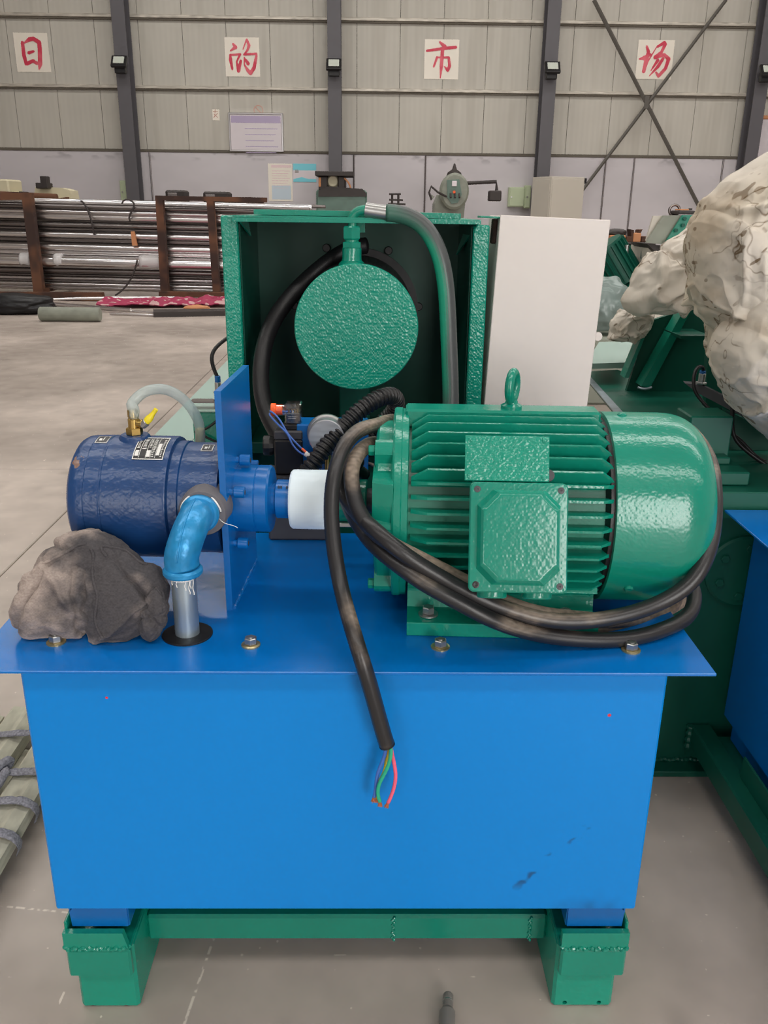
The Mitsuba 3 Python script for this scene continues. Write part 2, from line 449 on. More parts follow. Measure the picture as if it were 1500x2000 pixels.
n = 0
for y0 in (-3.6, 3.2, 10.0, 16.6):
    n += 1
    daylight(f"window_{n}", -9, 13, y0, y0 + (0.8 if n == 1 else 0.85), WZ - 0.01, SKYLIGHT, "translucent roof light strip")
for x0, x1, z1, g in ((2.3, 6.1, 6.8, 1.0), (-5.8, -3.2, 5.2, 0.5)):
    n += 1
    m = trimesh.Trimesh([[x0, WY0 + 0.02, 0.1], [x1, WY0 + 0.02, 0.1], [x1, WY0 + 0.02, z1], [x0, WY0 + 0.02, z1]], [[0, 2, 1], [0, 3, 2]], process=False)
    scene[f"window_{n}"] = mikit.ply(m, "white_paint", emitter={"type": "area", "radiance": rgbv([c * g for c in REAR_WINDOW])})
    labels[f"window_{n}"] = {"label": "tall daylit opening in the wall behind the photographer", "kind": "structure"}

# ---------------------------------------------------------------- columns, braces, floodlights
COLS = [(-5.72, "leftmost of the dark steel columns on the rear wall"), (-0.93, "dark steel column left of centre behind the press housing"),
        (3.98, "dark steel column beside the grey cabinet"), (8.85, "rightmost dark steel column behind the tarpaulin")]
for x, lab in COLS:
    c = thing("steel_column", lab, "column", "dark steel columns on the rear wall")
    part(c, "flange", bbox(x - 0.15, x + 0.15, 21.42, 21.44, 0, WZ - 0.02, 0.002), "column_paint")
    part(c, "flange", bbox(x - 0.15, x + 0.15, 21.84, 21.86, 0, WZ - 0.02, 0.002), "column_paint")
    part(c, "web", bbox(x - 0.008, x + 0.008, 21.44, 21.84, 0, WZ - 0.02, 0.001), "column_paint")
    z = 4.52
    f = thing("floodlight", "black floodlight on the " + {0: "leftmost column", 1: "column left of centre", 2: "column beside the grey cabinet", 3: "rightmost column"}[COLS.index((x, lab))], "floodlight", "floodlights on the columns")
    tilt = trimesh.transformations.rotation_matrix(math.radians(-38), [1, 0, 0], [x, 21.2, z])
    part(f, "housing", bbox(x - 0.17, x + 0.17, 21.14, 21.22, z - 0.13, z + 0.17, 0.015), "black_plastic", to=tilt)
    part(f, "lens", bbox(x - 0.12, x + 0.12, 21.128, 21.141, z - 0.07, z + 0.12, 0.004), "lamp_glass", to=tilt)
    part(f, "driver_box", bbox(x - 0.12, x + 0.12, 21.2, 21.34, z - 0.2, z - 0.06, 0.01), "black_plastic")
    part(f, "bracket", bbox(x - 0.02, x + 0.02, 21.3, 21.42, z - 0.12, z - 0.08, 0.004), "black_plastic")


def wallpt(px, z, y):
    return (px, y, z)


b = thing("brace_rod", "steel angle brace rising to the left in the cross bracing", "brace", "cross braces on the rear wall")
part(b, "bar", tube([(4.878, 21.6, 5.968), (7.859, 21.6, 1.613)], 0.045, n=6, straight=True), "brace_steel")
part(b, "gusset", bbox(6.289 - 0.05, 6.289 + 0.05, 21.55, 21.57, 3.911 - 0.14, 3.911 + 0.14, 0.003), "brace_steel")
b = thing("brace_rod", "steel angle brace rising to the right in the cross bracing", "brace", "cross braces on the rear wall")
part(b, "bar", tube([(7.887, 21.72, 6.031), (4.923, 21.72, 1.873)], 0.04, n=6, straight=True), "brace_steel")

# ---------------------------------------------------------------- painted character sheets on the rear wall
STROKES = {
    "day": [[(.25, .26, .05), (.25, .57, .055), (.29, .79, .05)], [(.31, .26, .02), (.456, .17, .055), (.586, .15, .055), (.74, .24, .06), (.74, .40, .06), (.715, .62, .065), (.70, .79, .065), (.65, .93, .015)],
            [(.40, .51, .045), (.55, .47, .03)], [(.31, .79, .05), (.50, .71, .045), (.60, .77, .05)]],
    "of": [[(.25, .175, .03), (.32, .25, .05), (.165, .345, .02)], [(.155, .46, .03), (.155, .565, .05), (.195, .81, .03)], [(.43, .45, .03), (.33, .62, .025), (.375, .85, .05), (.45, .6, .04)],
           [(.15, .45, .03), (.45, .43, .03)], [(.65, .06, .03), (.71, .2, .045), (.66, .32, .03), (.55, .44, .02)], [(.63, .08, .02), (.53, .3, .015)],
           [(.56, .51, .02), (.55, .7, .02), (.65, .84, .05), (.72, .91, .05), (.83, .77, .05), (.91, .46, .035)], [(.55, .43, .025), (.91, .41, .03)], [(.59, .56, .03), (.66, .66, .05)]],
    "market": [[(.44, .07, .03), (.58, .18, .055)], [(.07, .29, .03), (.49, .23, .04), (.9, .19, .04)], [(.52, .27, .05), (.5, .66, .05), (.48, .97, .015)], [(.37, .45, .035), (.28, .68, .03)], [(.37, .45, .02), (.71, .45, .03)],
               [(.71, .47, .035), (.74, .66, .045), (.69, .77, .045), (.59, .68, .015)]],
    "ground": [[(.24, .17, .03), (.30, .31, .045), (.26, .53, .055), (.22, .8, .05)], [(.06, .49, .015), (.21, .46, .06), (.36, .37, .03)], [(.23, .79, .03), (.31, .55, .02), (.51, .18, .01)],
               [(.53, .17, .03), (.71, .07, .045), (.74, .11, .045), (.66, .31, .04), (.50, .44, .05)], [(.5, .44, .05), (.74, .37, .04), (.88, .48, .05), (.82, .72, .045), (.65, .92, .04), (.57, .83, .03)],
               [(.58, .52, .045), (.42, .78, .015)], [(.72, .47, .04), (.61, .67, .045), (.39, .92, .012)]],
}


def brush(strokes, w, h):
    polys = []
    for s in strokes:
        for (a, b) in zip(s[:-1], s[1:]):
            polys.append(union_all([Point(a[0] * w, -a[1] * h).buffer(a[2] * w, 8), Point(b[0] * w, -b[1] * h).buffer(b[2] * w, 8)]).convex_hull)
    return union_all(polys).simplify(0.004)


YP = 21.958
for which, lab, (x0, x1, z0, z1) in (
        ("day", "white sheet with a red brushed 日, leftmost on the rear wall", (-8.289, -7.51, 4.417, 5.223)),
        ("of", "white sheet with a red brushed 的, between the two left columns", (-3.473, -2.677, 4.38, 5.19)),
        ("market", "white sheet with a red brushed 市, between the middle columns", (1.133, 1.932, 4.383, 5.206)),
        ("ground", "white sheet with a red brushed 场, behind the cross bracing", (6.072, 6.912, 4.444, 5.257))):
    s = thing("character_sheet", lab, "poster", "red character sheets on the rear wall")
    w, h = x1 - x0, z1 - z0
    u = np.linspace(0, 1, 9)
    g = np.array([[x0 + a * w, YP - 0.004 * math.sin(5 * a + 3 * b), z0 + b * h] for b in u for a in u])
    i, j = np.meshgrid(np.arange(8), np.arange(8), indexing="ij")
    q = (i * 9 + j).ravel()
    m = trimesh.Trimesh(g, np.vstack([np.stack([q, q + 1, q + 10], 1), np.stack([q, q + 10, q + 9], 1)]), process=False)
    part(s, "paper", cat(m, trimesh.Trimesh(g + [0, 0.004, 0], m.faces[:, ::-1], process=False)), "poster_paper", smooth=True)
    im = prism(brush(STROKES[which], w, h), "xz", 0, 0.003)
    im.apply_translation([x0, YP - 0.010, z1])
    part(s, "character", im, "red_ink", label="red brushed character")

# ---------------------------------------------------------------- boards and notices on the rear wall
bx0, bx1, bz0, bz1 = -3.426, -2.201, 2.802, 3.586
s = thing("notice_board", "white board with a purple heading band and aluminium frame on the rear wall", "notice board")
part(s, "panel", bbox(bx0, bx1, 21.90, 21.968, bz0, bz1, 0.003), "board_white")
part(s, "heading_band", bbox(bx0 + 0.03, bx1 - 0.03, 21.896, 21.9005, bz1 - 0.19, bz1 - 0.04, 0.001), "board_purple")
for r in range(5):
    part(s, "text_line", bbox(bx0 + 0.35, bx1 - 0.1 - 0.05 * (r % 3), 21.897, 21.9005, bz1 - 0.32 - 0.13 * r, bz1 - 0.305 - 0.13 * r, 0.0005), "board_purple")
for a in ((bx0 - 0.03, bx0 + 0.01, bz0 - 0.03, bz1 + 0.03), (bx1 - 0.01, bx1 + 0.03, bz0 - 0.03, bz1 + 0.03), (bx0, bx1, bz1 - 0.01, bz1 + 0.03), (bx0, bx1, bz0 - 0.03, bz0 + 0.01)):
    part(s, "frame_rail", bbox(a[0], a[1], 21.88, 21.968, a[2], a[3], 0.008), "aluminium")
sx, sz = -2.748, 3.674
ring = Point(0, 0).buffer(0.115, 24).difference(Point(0, 0).buffer(0.095, 24)).union(LineString([(-0.075, 0.075), (0.075, -0.075)]).buffer(0.011))
m = prism(ring, "xz", 21.962, 21.968)
m.apply_translation([sx, 0, sz])
solo("prohibition_sign", m, "faded_ink", "faded red ring sign with a slash above the notice board", "sign")
s = thing("paper_notice", "small pinkish paper left of the notice board", "notice")
part(s, "sheet", bbox(-3.836, -3.668, 21.961, 21.968, 3.444, 3.684, 0.001), "poster_paper")
m = prism(union_all([LineString(l).buffer(0.007) for l in ([(0, .16), (.1, .16)], [(.05, .2), (.03, .05)], [(.02, .1), (.1, .03)], [(.1, .12), (.0, .03)])]), "xz", 21.957, 21.9615)
m.apply_translation([-3.812, 0, 3.477])
part(s, "red_mark", m, "faded_ink")
lx0, lx1, lz0, lz1 = -2.567, -1.986, 1.668, 2.516
s = thing("rules_poster", "tall white poster of small text left of the cyan poster", "poster")
part(s, "sheet", bbox(lx0, lx1, 21.94, 21.95, lz0, lz1, 0.001), "poster_paper")
part(s, "heading_band", bbox(lx0 + 0.08, lx1 - 0.02, 21.937, 21.9405, lz1 - 0.09, lz1 - 0.03, 0.0005), "print_pink")
part(s, "lower_panel", bbox(lx0 + 0.08, lx1 - 0.04, 21.937, 21.9405, lz0 + 0.04, lz0 + 0.36, 0.0005), "print_blue")
for r in range(8):
    part(s, "text_line", bbox(lx0 + 0.09, lx1 - 0.06 - 0.03 * (r % 3), 21.937, 21.9405, lz1 - 0.17 - 0.055 * r, lz1 - 0.155 - 0.055 * r, 0.0005), "print_pink")
lx0, lx1, lz0, lz1 = -1.962, -1.409, 2.112, 2.522
s = thing("cyan_poster", "wide poster with cyan bands beside the tall white poster", "poster")
part(s, "sheet", bbox(lx0, lx1, 21.94, 21.95, lz0, lz1, 0.001), "board_white")
part(s, "top_band", bbox(lx0, lx1, 21.937, 21.9405, lz1 - 0.15, lz1, 0.0005), "print_cyan")
part(s, "bottom_band", prism([(lx0, lz0), (lx1, lz0), (lx1, lz0 + 0.07), (lx0 + 0.35, lz0 + 0.07), (lx0 + 0.2, lz0 + 0.11), (lx0, lz0 + 0.06)], "xz", 21.937, 21.9405), "print_cyan")
part(s, "photo_square", bbox(lx0 + 0.04, lx0 + 0.13, 21.937, 21.9405, lz0 + 0.2, lz0 + 0.28, 0.0005), "dull_bar")
# framed board behind the right-hand column
s = thing("framed_board", "white board in a brown frame at the right edge behind the last column", "notice board")
part(s, "panel", bbox(8.99, 10.2, 21.90, 21.968, 2.62, 3.62, 0.004), "board_white")
for a in ((8.94, 9.01, 2.58, 3.7), (8.94, 10.25, 3.62, 3.70)):
    part(s, "frame_rail", bbox(a[0], a[1], 21.88, 21.968, a[2], a[3], 0.01), "wood_orange")

# ---------------------------------------------------------------- electric boxes and cabinet along the wall
def distribution_box(x0, x1, z0, z1, y, lab, lid=None):
    s = thing("distribution_box", lab, "electric box", "pale green electric boxes on the rear wall")
    part(s, "case", bbox(x0, x1, y, 21.945, z0, z1, 0.008), "box_green")
    part(s, "door", bbox(x0 + 0.02, x1 - 0.02, y - 0.02, y, z0 + 0.02, z1 - 0.02, 0.006), "box_green")
    part(s, "lock", cyl((x0 + 0.06, y - 0.02, (z0 + z1) / 2), (x0 + 0.06, y - 0.035, (z0 + z1) / 2), 0.02, n=12), "steel")


distribution_box(-6.102, -5.785, 1.568, 2.091, 21.75, "pale green electric box left of the leftmost column")
distribution_box(3.245, 3.626, 1.6, 2.046, 21.75, "wide pale green electric box between the milling machine and the grey cabinet")
distribution_box(3.628, 3.774, 1.568, 2.09, 21.75, "narrow pale green electric box against the column by the grey cabinet")
cx0, cx1, cz1 = 3.624, 4.631, 2.229
s = thing("tool_cabinet", "tall beige grey steel cabinet against the rear wall", "cabinet")
TC = rotz(24, ((cx0 + cx1) / 2, 20.4, 0))
part(s, "body", bbox(cx0 + 0.06, cx1 - 0.06, 20.0, 20.75, 0.0, cz1, 0.01), "cabinet_grey", to=TC)
part(s, "side_panel", bbox(cx0 + 0.052, cx0 + 0.062, 20.05, 20.7, 0.1, cz1 - 0.06, 0.003), "cabinet_grey", to=TC)
part(s, "door", bbox(cx0 + 0.08, cx1 - 0.08, 19.985, 20.0, 0.08, cz1 - 0.05, 0.004), "cabinet_grey", to=TC)
part(s, "hinge", bbox(cx1 - 0.07, cx1 - 0.03, 19.97, 20.02, cz1 - 0.13, cz1 - 0.02, 0.004), "black_plastic", to=TC)

# ================================================================ the power unit in front
# ---------------------------------------------------------------- oil tank
TB = (-0.583, 0.4975, 1.235, 1.78, 0.2685)
LID0, LID1 = 0.7835, 0.789
tank = thing("oil_tank", "bright blue steel oil tank carrying the green motor, bare cable hanging over its front", "tank")
bd = bbox(TB[0], TB[1], TB[2], TB[3], TB[4], LID0, 0.004)


def tank_color(p, n, uv):
    base = mi.Color3f(lin(0, 120, 198)) * (0.95 + 0.1 * fbm(p.x * 2.5, p.y * 2.5, p.z * 2.5, octaves=2))
    scuff = (1 - smoothstep(0.004, 0.012, dr.abs((p.x - 0.335) - (p.z - 0.40) * 0.85) + 0.02 * (fbm(p.x * 60, 0.0, p.z * 60) - 0.5))) * smoothstep(0.31, 0.34, p.z) * (1 - smoothstep(0.45, 0.47, p.z)) * smoothstep(0.5, 0.62, noise(p.x * 40, 3.0, p.z * 40))
    smear = smoothstep(0.42, 0.75, fbm(p.x * 14, 1.0, p.z * 9, octaves=3)) * smoothstep(0.32, 0.40, p.x) * (1 - smoothstep(0.46, 0.49, p.x)) * (1 - smoothstep(0.275, 0.33, p.z))
    red = (1 - smoothstep(0.002, 0.004, dr.sqrt(dr.square(p.x - 0.406) + dr.square(p.z - 0.693)))) + (1 - smoothstep(0.0015, 0.003, dr.sqrt(dr.square(p.x - -0.444) + dr.square(p.z - 0.724))))
    c = mix(base, lin(24, 62, 104), dr.minimum(0.8, scuff * 0.8 + smear * 0.55))
    return mix(c, lin(206, 50, 60), dr.minimum(1.0, red))


mat("blue_body", tank_color, rough=0.36, spec=0.3, bump=lambda p, n, uv: noise(p.x * 8, p.y * 8, p.z * 8), bscale=0.0012, eps=0.01)
part(tank, "body", bd, "blue_body")
part(tank, "lid", bbox(-0.664, 0.567, 1.21, 1.84, LID0, LID1, 0.0012), "blue_plate")
part(tank, "mounting_plate", slab([(-0.2725, 1.434, LID1), (-0.2725, 1.434, 1.2045), (-0.2585, 1.676, 1.2075), (-0.2585, 1.676, LID1)], (0.0115, 0, 0)), "blue_part", label="upright blue plate between pump and coupling")
wl = [(-0.2595 + 0.0005 * k, 1.44 + 0.0117 * k, LID1 + 0.002) for k in range(21)]
part(tank, "weld_bead", tube([(x, y, z + 0.001 * ((i * 7) % 3 - 1)) for i, (x, y, z) in enumerate(wl)], lambda t: 0.004 + 0.001 * np.sin(t * 900), n=8, step=0.002), "blue_part")
for x, y in ((-0.5454, 1.306), (-0.2086, 1.300), (0.1188, 1.2956), (0.4472, 1.2877)):
    b = part(tank, "bolt", hexnut((x, y, LID1 + 0.003), (0, 0, 1), 0.0112, 0.0125, 0.0015), "steel", label="zinc hexagon bolt")
    part(b, "washer", lathe([(0, 0), (0.0165, 0), (0.0165, 0.0022), (0.013, 0.0034), (0, 0.0034)], (x, y, LID1), (0, 0, 1), 24), "zinc")
    part(b, "thread", lathe([(0, 0), (0.005, 0), (0.005, 0.002), (0, 0.002)], (x, y, LID1 + 0.0150), (0, 0, 1), 12), "steel")
# two folded feet under the body
for x0, x1, s in ((-0.5715, -0.459, 1), (0.377, 0.489, -1)):
    xo, xi = (x0, x1) if s > 0 else (x1, x0)
    prof = [(xo, TB[4]), (xo, 0.236), (xo + s * 0.012, 0.205), (xi - s * 0.0, 0.205), (xi, TB[4]), (xi - s * 0.003, TB[4]), (xi - s * 0.003, 0.208), (xo + s * 0.013, 0.208), (xo + s * 0.003, 0.237), (xo + s * 0.003, TB[4])]
    part(tank, "foot", cat(prism(Polygon(prof).buffer(0), "xz", 1.262, 1.76), prism([(xo + s * 0.004, 0.206), (xi - s * 0.002, 0.206), (xi - s * 0.002, TB[4]), (xo + s * 0.022, TB[4]), (xo + s * 0.002, 0.24)], "xz", 1.2585, 1.2625)), "blue_part")

# ---------------------------------------------------------------- green stand under the tank
stand = thing("support_stand", "green welded stand with two legs under the bright blue tank", "stand")


def stand_legs(key, xo, xi, s, holes):
    """s: +1 for the leg whose outer side faces -x"""
    lo, hi = min(xo, xi), max(xo, xi)
    leg = bbox(xo + 0.012 if s > 0 else xi, xi if s > 0 else xo - 0.012, 1.256, 1.70, 0.0, 0.163, 0.006)
    if holes == "holes":
        leg = minus(leg, *[cyl((x, 1.24, 0.012), (x, 1.30, 0.012), 0.0045, n=20) for x in (lo + 0.026, hi - 0.038)])
    else:
        leg = minus(leg, *[cyl((x, 1.24, 0.001), (x, 1.30, 0.001), 0.006, n=20) for x in (lo + 0.034, hi - 0.028)])
    part(key, "leg", leg, "green_wrinkle")
    part(key, "top_plate", bbox(lo, hi, 1.244, 1.72, 0.163, 0.172, 0.003), "green_gloss")
    a, b = (xo + 0.002, xi - 0.012) if s > 0 else (xi + 0.003, xo - 0.001)
    part(key, "front_plate", bbox(lo + 0.004, hi - 0.002, 1.240, 1.256, 0.098, 0.165, 0.004), "green_gloss")
    part(key, "stop_plate", prism([(a, 0.17), (b + (0.008 if s > 0 else 0), 0.17), (b, 0.207), (a, 0.207)], "xz", 1.240, 1.252), "green_gloss")
    side = (a, a + 0.006) if s > 0 else (b - 0.006, b)
    part(key, "side_stop", bbox(side[0], side[1], 1.252, 1.40, 0.17, 0.222, 0.002), "green_gloss")
    q = [(a + (b - a) * k / 24, 1.2405 + 0.0015 * math.sin(k * 2.7), 0.169 + 0.0025 * math.sin(k * 1.9)) for k in range(25)]
    part(key, "weld_bead", tube(q, lambda t: 0.0042 + 0.0012 * np.sin(t * 700) + 0.0008 * np.sin(t * 311), n=9, step=0.0018), "green_gloss")


stand_legs(stand, -0.583, -0.4555, 1, "slots")
stand_legs(stand, 0.497, 0.3645, -1, "holes")
part(stand, "cross_beam", bbox(-0.456, 0.365, 1.345, 1.405, 0.079, 0.143, 0.006), "green_gloss")
part(stand, "cross_beam", bbox(-0.456, 0.365, 1.62, 1.68, 0.079, 0.143, 0.006), "green_gloss")
for x in (0.048, 0.329):
    part(stand, "weld_bead", tube([(x + 0.002 * math.sin(k * 2.3), 1.345, 0.08 + 0.004 * k) for k in range(16)], lambda t: 0.003 + 0.001 * np.sin(t * 800), n=8, step=0.002), "green_gloss")

# ---------------------------------------------------------------- shaft line frame: x along the axis, y to the back, z up from the axis
G = trimesh.transformations.translation_matrix([0, 1.523, 0.978]) @ rotz(-2.5)
GB = LID1 - 0.978


def gp(parent, name, mesh, m, **k):
    return part(parent, name, mesh, m, to=G, **k)


motor = thing("electric_motor", "green finned electric motor with square terminal box on the blue tank lid", "motor")
AX = (1, 0, 0)
gp(motor, "housing", lathe([(0, 0.06), (0.152, 0.06), (0.152, 0.425), (0.11, 0.428), (0, 0.428)], (0, 0, 0), AX, 96), "green_grime_shade", smooth=35)
# cooling fins: upper ones lean upright, side ones lean level, as cast
BOXA = (-22, 34)
th = -52.0
while th <= 232:
    t = math.radians(th)
    front = th <= 90
    e = th if front else 180 - th
    ph = e + (90 - e) * 0.5 if e > 34 else e * 0.55
    ph = math.radians(ph if front else 180 - ph)
    tip = np.array([-math.cos(t), math.sin(t)]) * 0.183
    d = np.array([-math.cos(ph), math.sin(ph)])
    # walk back from the tip to the drum
    L = 0.005
    while np.linalg.norm(tip - d * L) > 0.150 and L < 0.09:
        L += 0.002
    w = np.array([-d[1], d[0]])
    xa, xb = 0.072, 0.418
    if BOXA[0] < th < BOXA[1] and False:
        pass
    ch = min(0.028, L * 0.95)
    out = [(xa, -L), (xa, -L * 0.55), (xa + ch * 1.0, 0.0), (xb - ch * 0.8, 0.0), (xb, -L * 0.5), (xb, -L)]
    def P3(x, h, k, wid):
        q = tip + d * h + w * k * wid
        return (x, q[0], q[1])
    pts = []
    for x, h in out:
        wid = 0.0036 if h < -0.01 else 0.0022
        pts += [P3(x, h, 1, wid), P3(x, h, -1, wid)]
    gp(motor, "cooling_fin", hullof(pts), "green_gloss")
    th += 8.05
# flat lifting pad with the eye bolt
gp(motor, "lifting_pad", cat(bbox(0.060, 0.410, -0.028, 0.028, 0.150, 0.1845, 0.004)), "green_gloss")
eb = gp(motor, "eye_bolt", cat(lathe([(0, 0), (0.019, 0), (0.019, 0.006), (0.012, 0.010), (0.010, 0.016), (0, 0.018)], (0.252, 0, 0.1835), (0, 0, 1), 32)), "green_gloss", smooth=35)
tor = trimesh.creation.torus(0.0195, 0.0082, 40, 18)
tor.apply_transform(trimesh.transformations.rotation_matrix(math.pi / 2, [1, 0, 0]))
tor.apply_transform(rotz(66))
tor.vertices[:, 2] *= 1.22
tor.apply_translation([0.252, 0, 0.1835 + 0.040])
gp(eb, "ring", tor, "green_gloss", smooth=True)
# drive end shield
gp(motor, "end_shield", lathe([(0.05, 0.004), (0.128, 0.006), (0.150, 0.010), (0.153, 0.014), (0.153, 0.036), (0.176, 0.040), (0.178, 0.043), (0.178, 0.054), (0.176, 0.056), (0.176, 0.066), (0.170, 0.0675), (0.05, 0.0675)], (0, 0, 0), AX, 96), "green_gloss", smooth=30)
for a in (52, 128, 232, 308, 180, 0):
    t = math.radians(a)
    c = np.array([0, -math.cos(t), math.sin(t)])
    q = [0.010, *(c[1:] * 0.158)]
    lug = hullof([np.array([x, 0, 0]) + c * r + np.array([0, -c[2], c[1]]) * k for x in (0.0085, 0.056) for r, k in ((0.12, 0.03), (0.12, -0.03), (0.170, 0.016), (0.170, -0.016), (0.174, 0.008), (0.174, -0.008))])
    gp(motor, "shield_lug", lug, "green_gloss")
    gp(motor, "shield_bolt", hexnut((0.0088, *(c[1:] * 0.161)), (-1, 0, 0), 0.0095, 0.012), "green_gloss")
# stepped casting blocks on the shield face seen from the front
gp(motor, "shield_rib", hullof([(0.006, -0.155, z) for z in (-0.03, 0.085)] + [(0.042, -0.168, z) for z in (-0.03, 0.085)] + [(x, -0.10, z) for x in (0.006, 0.042) for z in (-0.05, 0.10)]), "green_gloss")
# fan cover
prof = [(0.168, 0.4195), (0.1765, 0.420)]
for k in range(0, 13):
    a = k / 12 * math.pi / 2
    prof.append((0.0965 + 0.08 * math.cos(a) ** 0.85, 0.525 + 0.083 * math.sin(a) ** 0.85))
prof += [(0.06, 0.611), (0, 0.612)]
gp(motor, "fan_cover", lathe(prof, (0, 0, 0), AX, 128), "green_gloss", smooth=40)
gp(motor, "fan_shroud_rim", lathe([(0.150, 0.405), (0.1675, 0.412), (0.1675, 0.421), (0.150, 0.421)], (0, 0, 0), AX, 64), "black_plastic", smooth=30)
for a, x in ((88, 0.452), (-37, 0.462)):
    t = math.radians(a)
    c = np.array([0, -math.cos(t), math.sin(t)])
    gp(motor, "cover_screw", lathe([(0, 0), (0.0085, 0), (0.0085, 0.0025), (0.006, 0.005), (0, 0.0055)], np.array([x, 0, 0]) + c * 0.1755, c, 16), "green_gloss", smooth=30)
# feet
foot = Polygon([(-0.183, GB), (-0.183, GB + 0.026), (-0.128, GB + 0.031), (-0.122, GB + 0.060), (-0.150, GB + 0.074), (-0.144, GB + 0.083), (-0.104, GB + 0.112), (-0.05, GB + 0.06), (-0.06, GB + 0.0)]).buffer(-0.002).buffer(0.002)
for s in (1, -1):
    fp = Polygon([(s * y, z) for y, z in foot.exterior.coords])
    k = gp(motor, "foot", cat(prism(fp, "yz", 0.070, 0.406)), "green_gloss")
    for x in (0.108, 0.352):
        if s > 0:
            b = gp(motor, "foot_bolt", hexnut((x, -0.154, GB + 0.0315), (0, 0, 1), 0.0115, 0.013), "steel", label="bare steel hexagon bolt")
            gp(b, "washer", lathe([(0, 0), (0.0175, 0), (0.0175, 0.003), (0, 0.003)], (x, -0.154, GB + 0.0285), (0, 0, 1), 24), "steel")
# terminal box, leaning back
tb = trimesh.transformations.translation_matrix([0.2415, -0.2745, 0.0375]) @ trimesh.transformations.rotation_matrix(math.radians(-22), [1, 0, 0])


def rrect(w, h, r, n=5, chamfer=False):
    pts = []
    for cx_, cz_, a0 in ((w / 2 - r, h / 2 - r, 0), (-w / 2 + r, h / 2 - r, 90), (-w / 2 + r, -h / 2 + r, 180), (w / 2 - r, -h / 2 + r, 270)):
        for k in range(n + 1):
            a, b, t = math.radians(a0), math.radians(a0 + 90), k / n
            m = math.radians(a0 + 90 * t)
            u = ((1 - t) * math.cos(a) + t * math.cos(b), (1 - t) * math.sin(a) + t * math.sin(b)) if chamfer else (math.cos(m), math.sin(m))
            pts.append((cx_ + r * u[0], cz_ + r * u[1]))
    return Polygon(pts)


def loft(secs):
    """secs: (polygon, y) from back to front, equal vertex counts."""
    v = np.vstack([[(x, y, z) for x, z in np.asarray(p.exterior.coords)[:-1]] for p, y in secs])
    return rings(v, len(secs[0][0].exterior.coords) - 1, len(secs))


def tbp(name, mesh, m, parent=motor, **k):
    mesh = mesh.copy()
    mesh.apply_transform(tb)
    return gp(parent, name, mesh, m, **k)


box = tbp("terminal_box", loft([(rrect(0.136, 0.150, 0.012), 0.125), (rrect(0.136, 0.150, 0.012), 0.02), (rrect(0.150, 0.168, 0.010), 0.016), (rrect(0.150, 0.168, 0.010), 0.002), (rrect(0.146, 0.164, 0.009), 0.0)]), "green_gloss", smooth=30)
W, Hh = 0.154, 0.173
tbp("cover", loft([(rrect(W, Hh, 0.009), 0.0), (rrect(W, Hh, 0.009), -0.006), (rrect(W - 0.004, Hh - 0.004, 0.008), -0.0085), (rrect(0.130, 0.149, 0.024, chamfer=True), -0.009), (rrect(0.121, 0.140, 0.026, chamfer=True), -0.026), (rrect(0.114, 0.133, 0.026, chamfer=True), -0.030), (rrect(0.107, 0.126, 0.024, chamfer=True), -0.031)]), "green_gloss", parent=box, smooth=25)
for sx in (-1, 1):
    for sz in (-1, 1):
        c = (sx * (W / 2 - 0.0115), -0.0085, sz * (Hh / 2 - 0.0115))
        if (sx, sz) != (-1, -1):
            tbp("screw", lathe([(0, 0), (0.0052, 0), (0.0052, 0.0014), (0.002, 0.0016), (0, 0.0008)], c, (0, -1, 0), 16), "dark_iron", parent=box, label="dark recessed cover screw")
        else:
            tbp("screw_hole", lathe([(0, 0), (0.0055, 0), (0.0055, 0.0008), (0.0035, 0.0012), (0, 0.0004)], c, (0, -1, 0), 16), "black_plastic", parent=box)
for x in (-0.036, 0.036):
    tbp("gland_boss", lathe([(0, 0), (0.024, 0), (0.024, 0.012), (0.0225, 0.014), (0, 0.014)], (x, 0.034, -0.083), (0, 0, -1), 32), "green_gloss", parent=box, smooth=30)
# rating plate above the box
rp = trimesh.transformations.translation_matrix([0.2225, -0.2285, 0.1545]) @ trimesh.transformations.rotation_matrix(math.radians(-24), [1, 0, 0])


def rpp(name, mesh, parent, m="green_wrinkle", **k):
    mesh = mesh.copy()
    mesh.apply_transform(rp)
    return gp(parent, name, mesh, m, **k)


plate = rpp("rating_plate", bbox(-0.0665, 0.0665, -0.0012, 0.0012, -0.037, 0.035, 0.0008), motor, label="painted-over rating plate")
rpp("plate_boss", cat(bbox(-0.05, 0.05, 0.0012, 0.06, -0.037, 0.02, 0.002)), plate)
for x in (-0.0585, 0.0585):
    for z in (-0.030, 0.029):
        rpp("rivet", lathe([(0, 0), (0.0042, 0), (0.0042, 0.0008), (0.0025, 0.0018), (0, 0.002)], (x, -0.0012, z), (0, -1, 0), 14), plate, smooth=40)
gp(motor, "shaft_stub", cyl((-0.012, 0, 0), (0.008, 0, 0), 0.024, 0.001), "dark_iron", smooth=40)
gp(motor, "lifting_hole", lathe([(0.004, 0), (0.0105, 0), (0.0105, 0.006), (0.004, 0.006)], (0.302, -0.152, 0.102), (0, -0.82, 0.57), 20), "dark_iron")

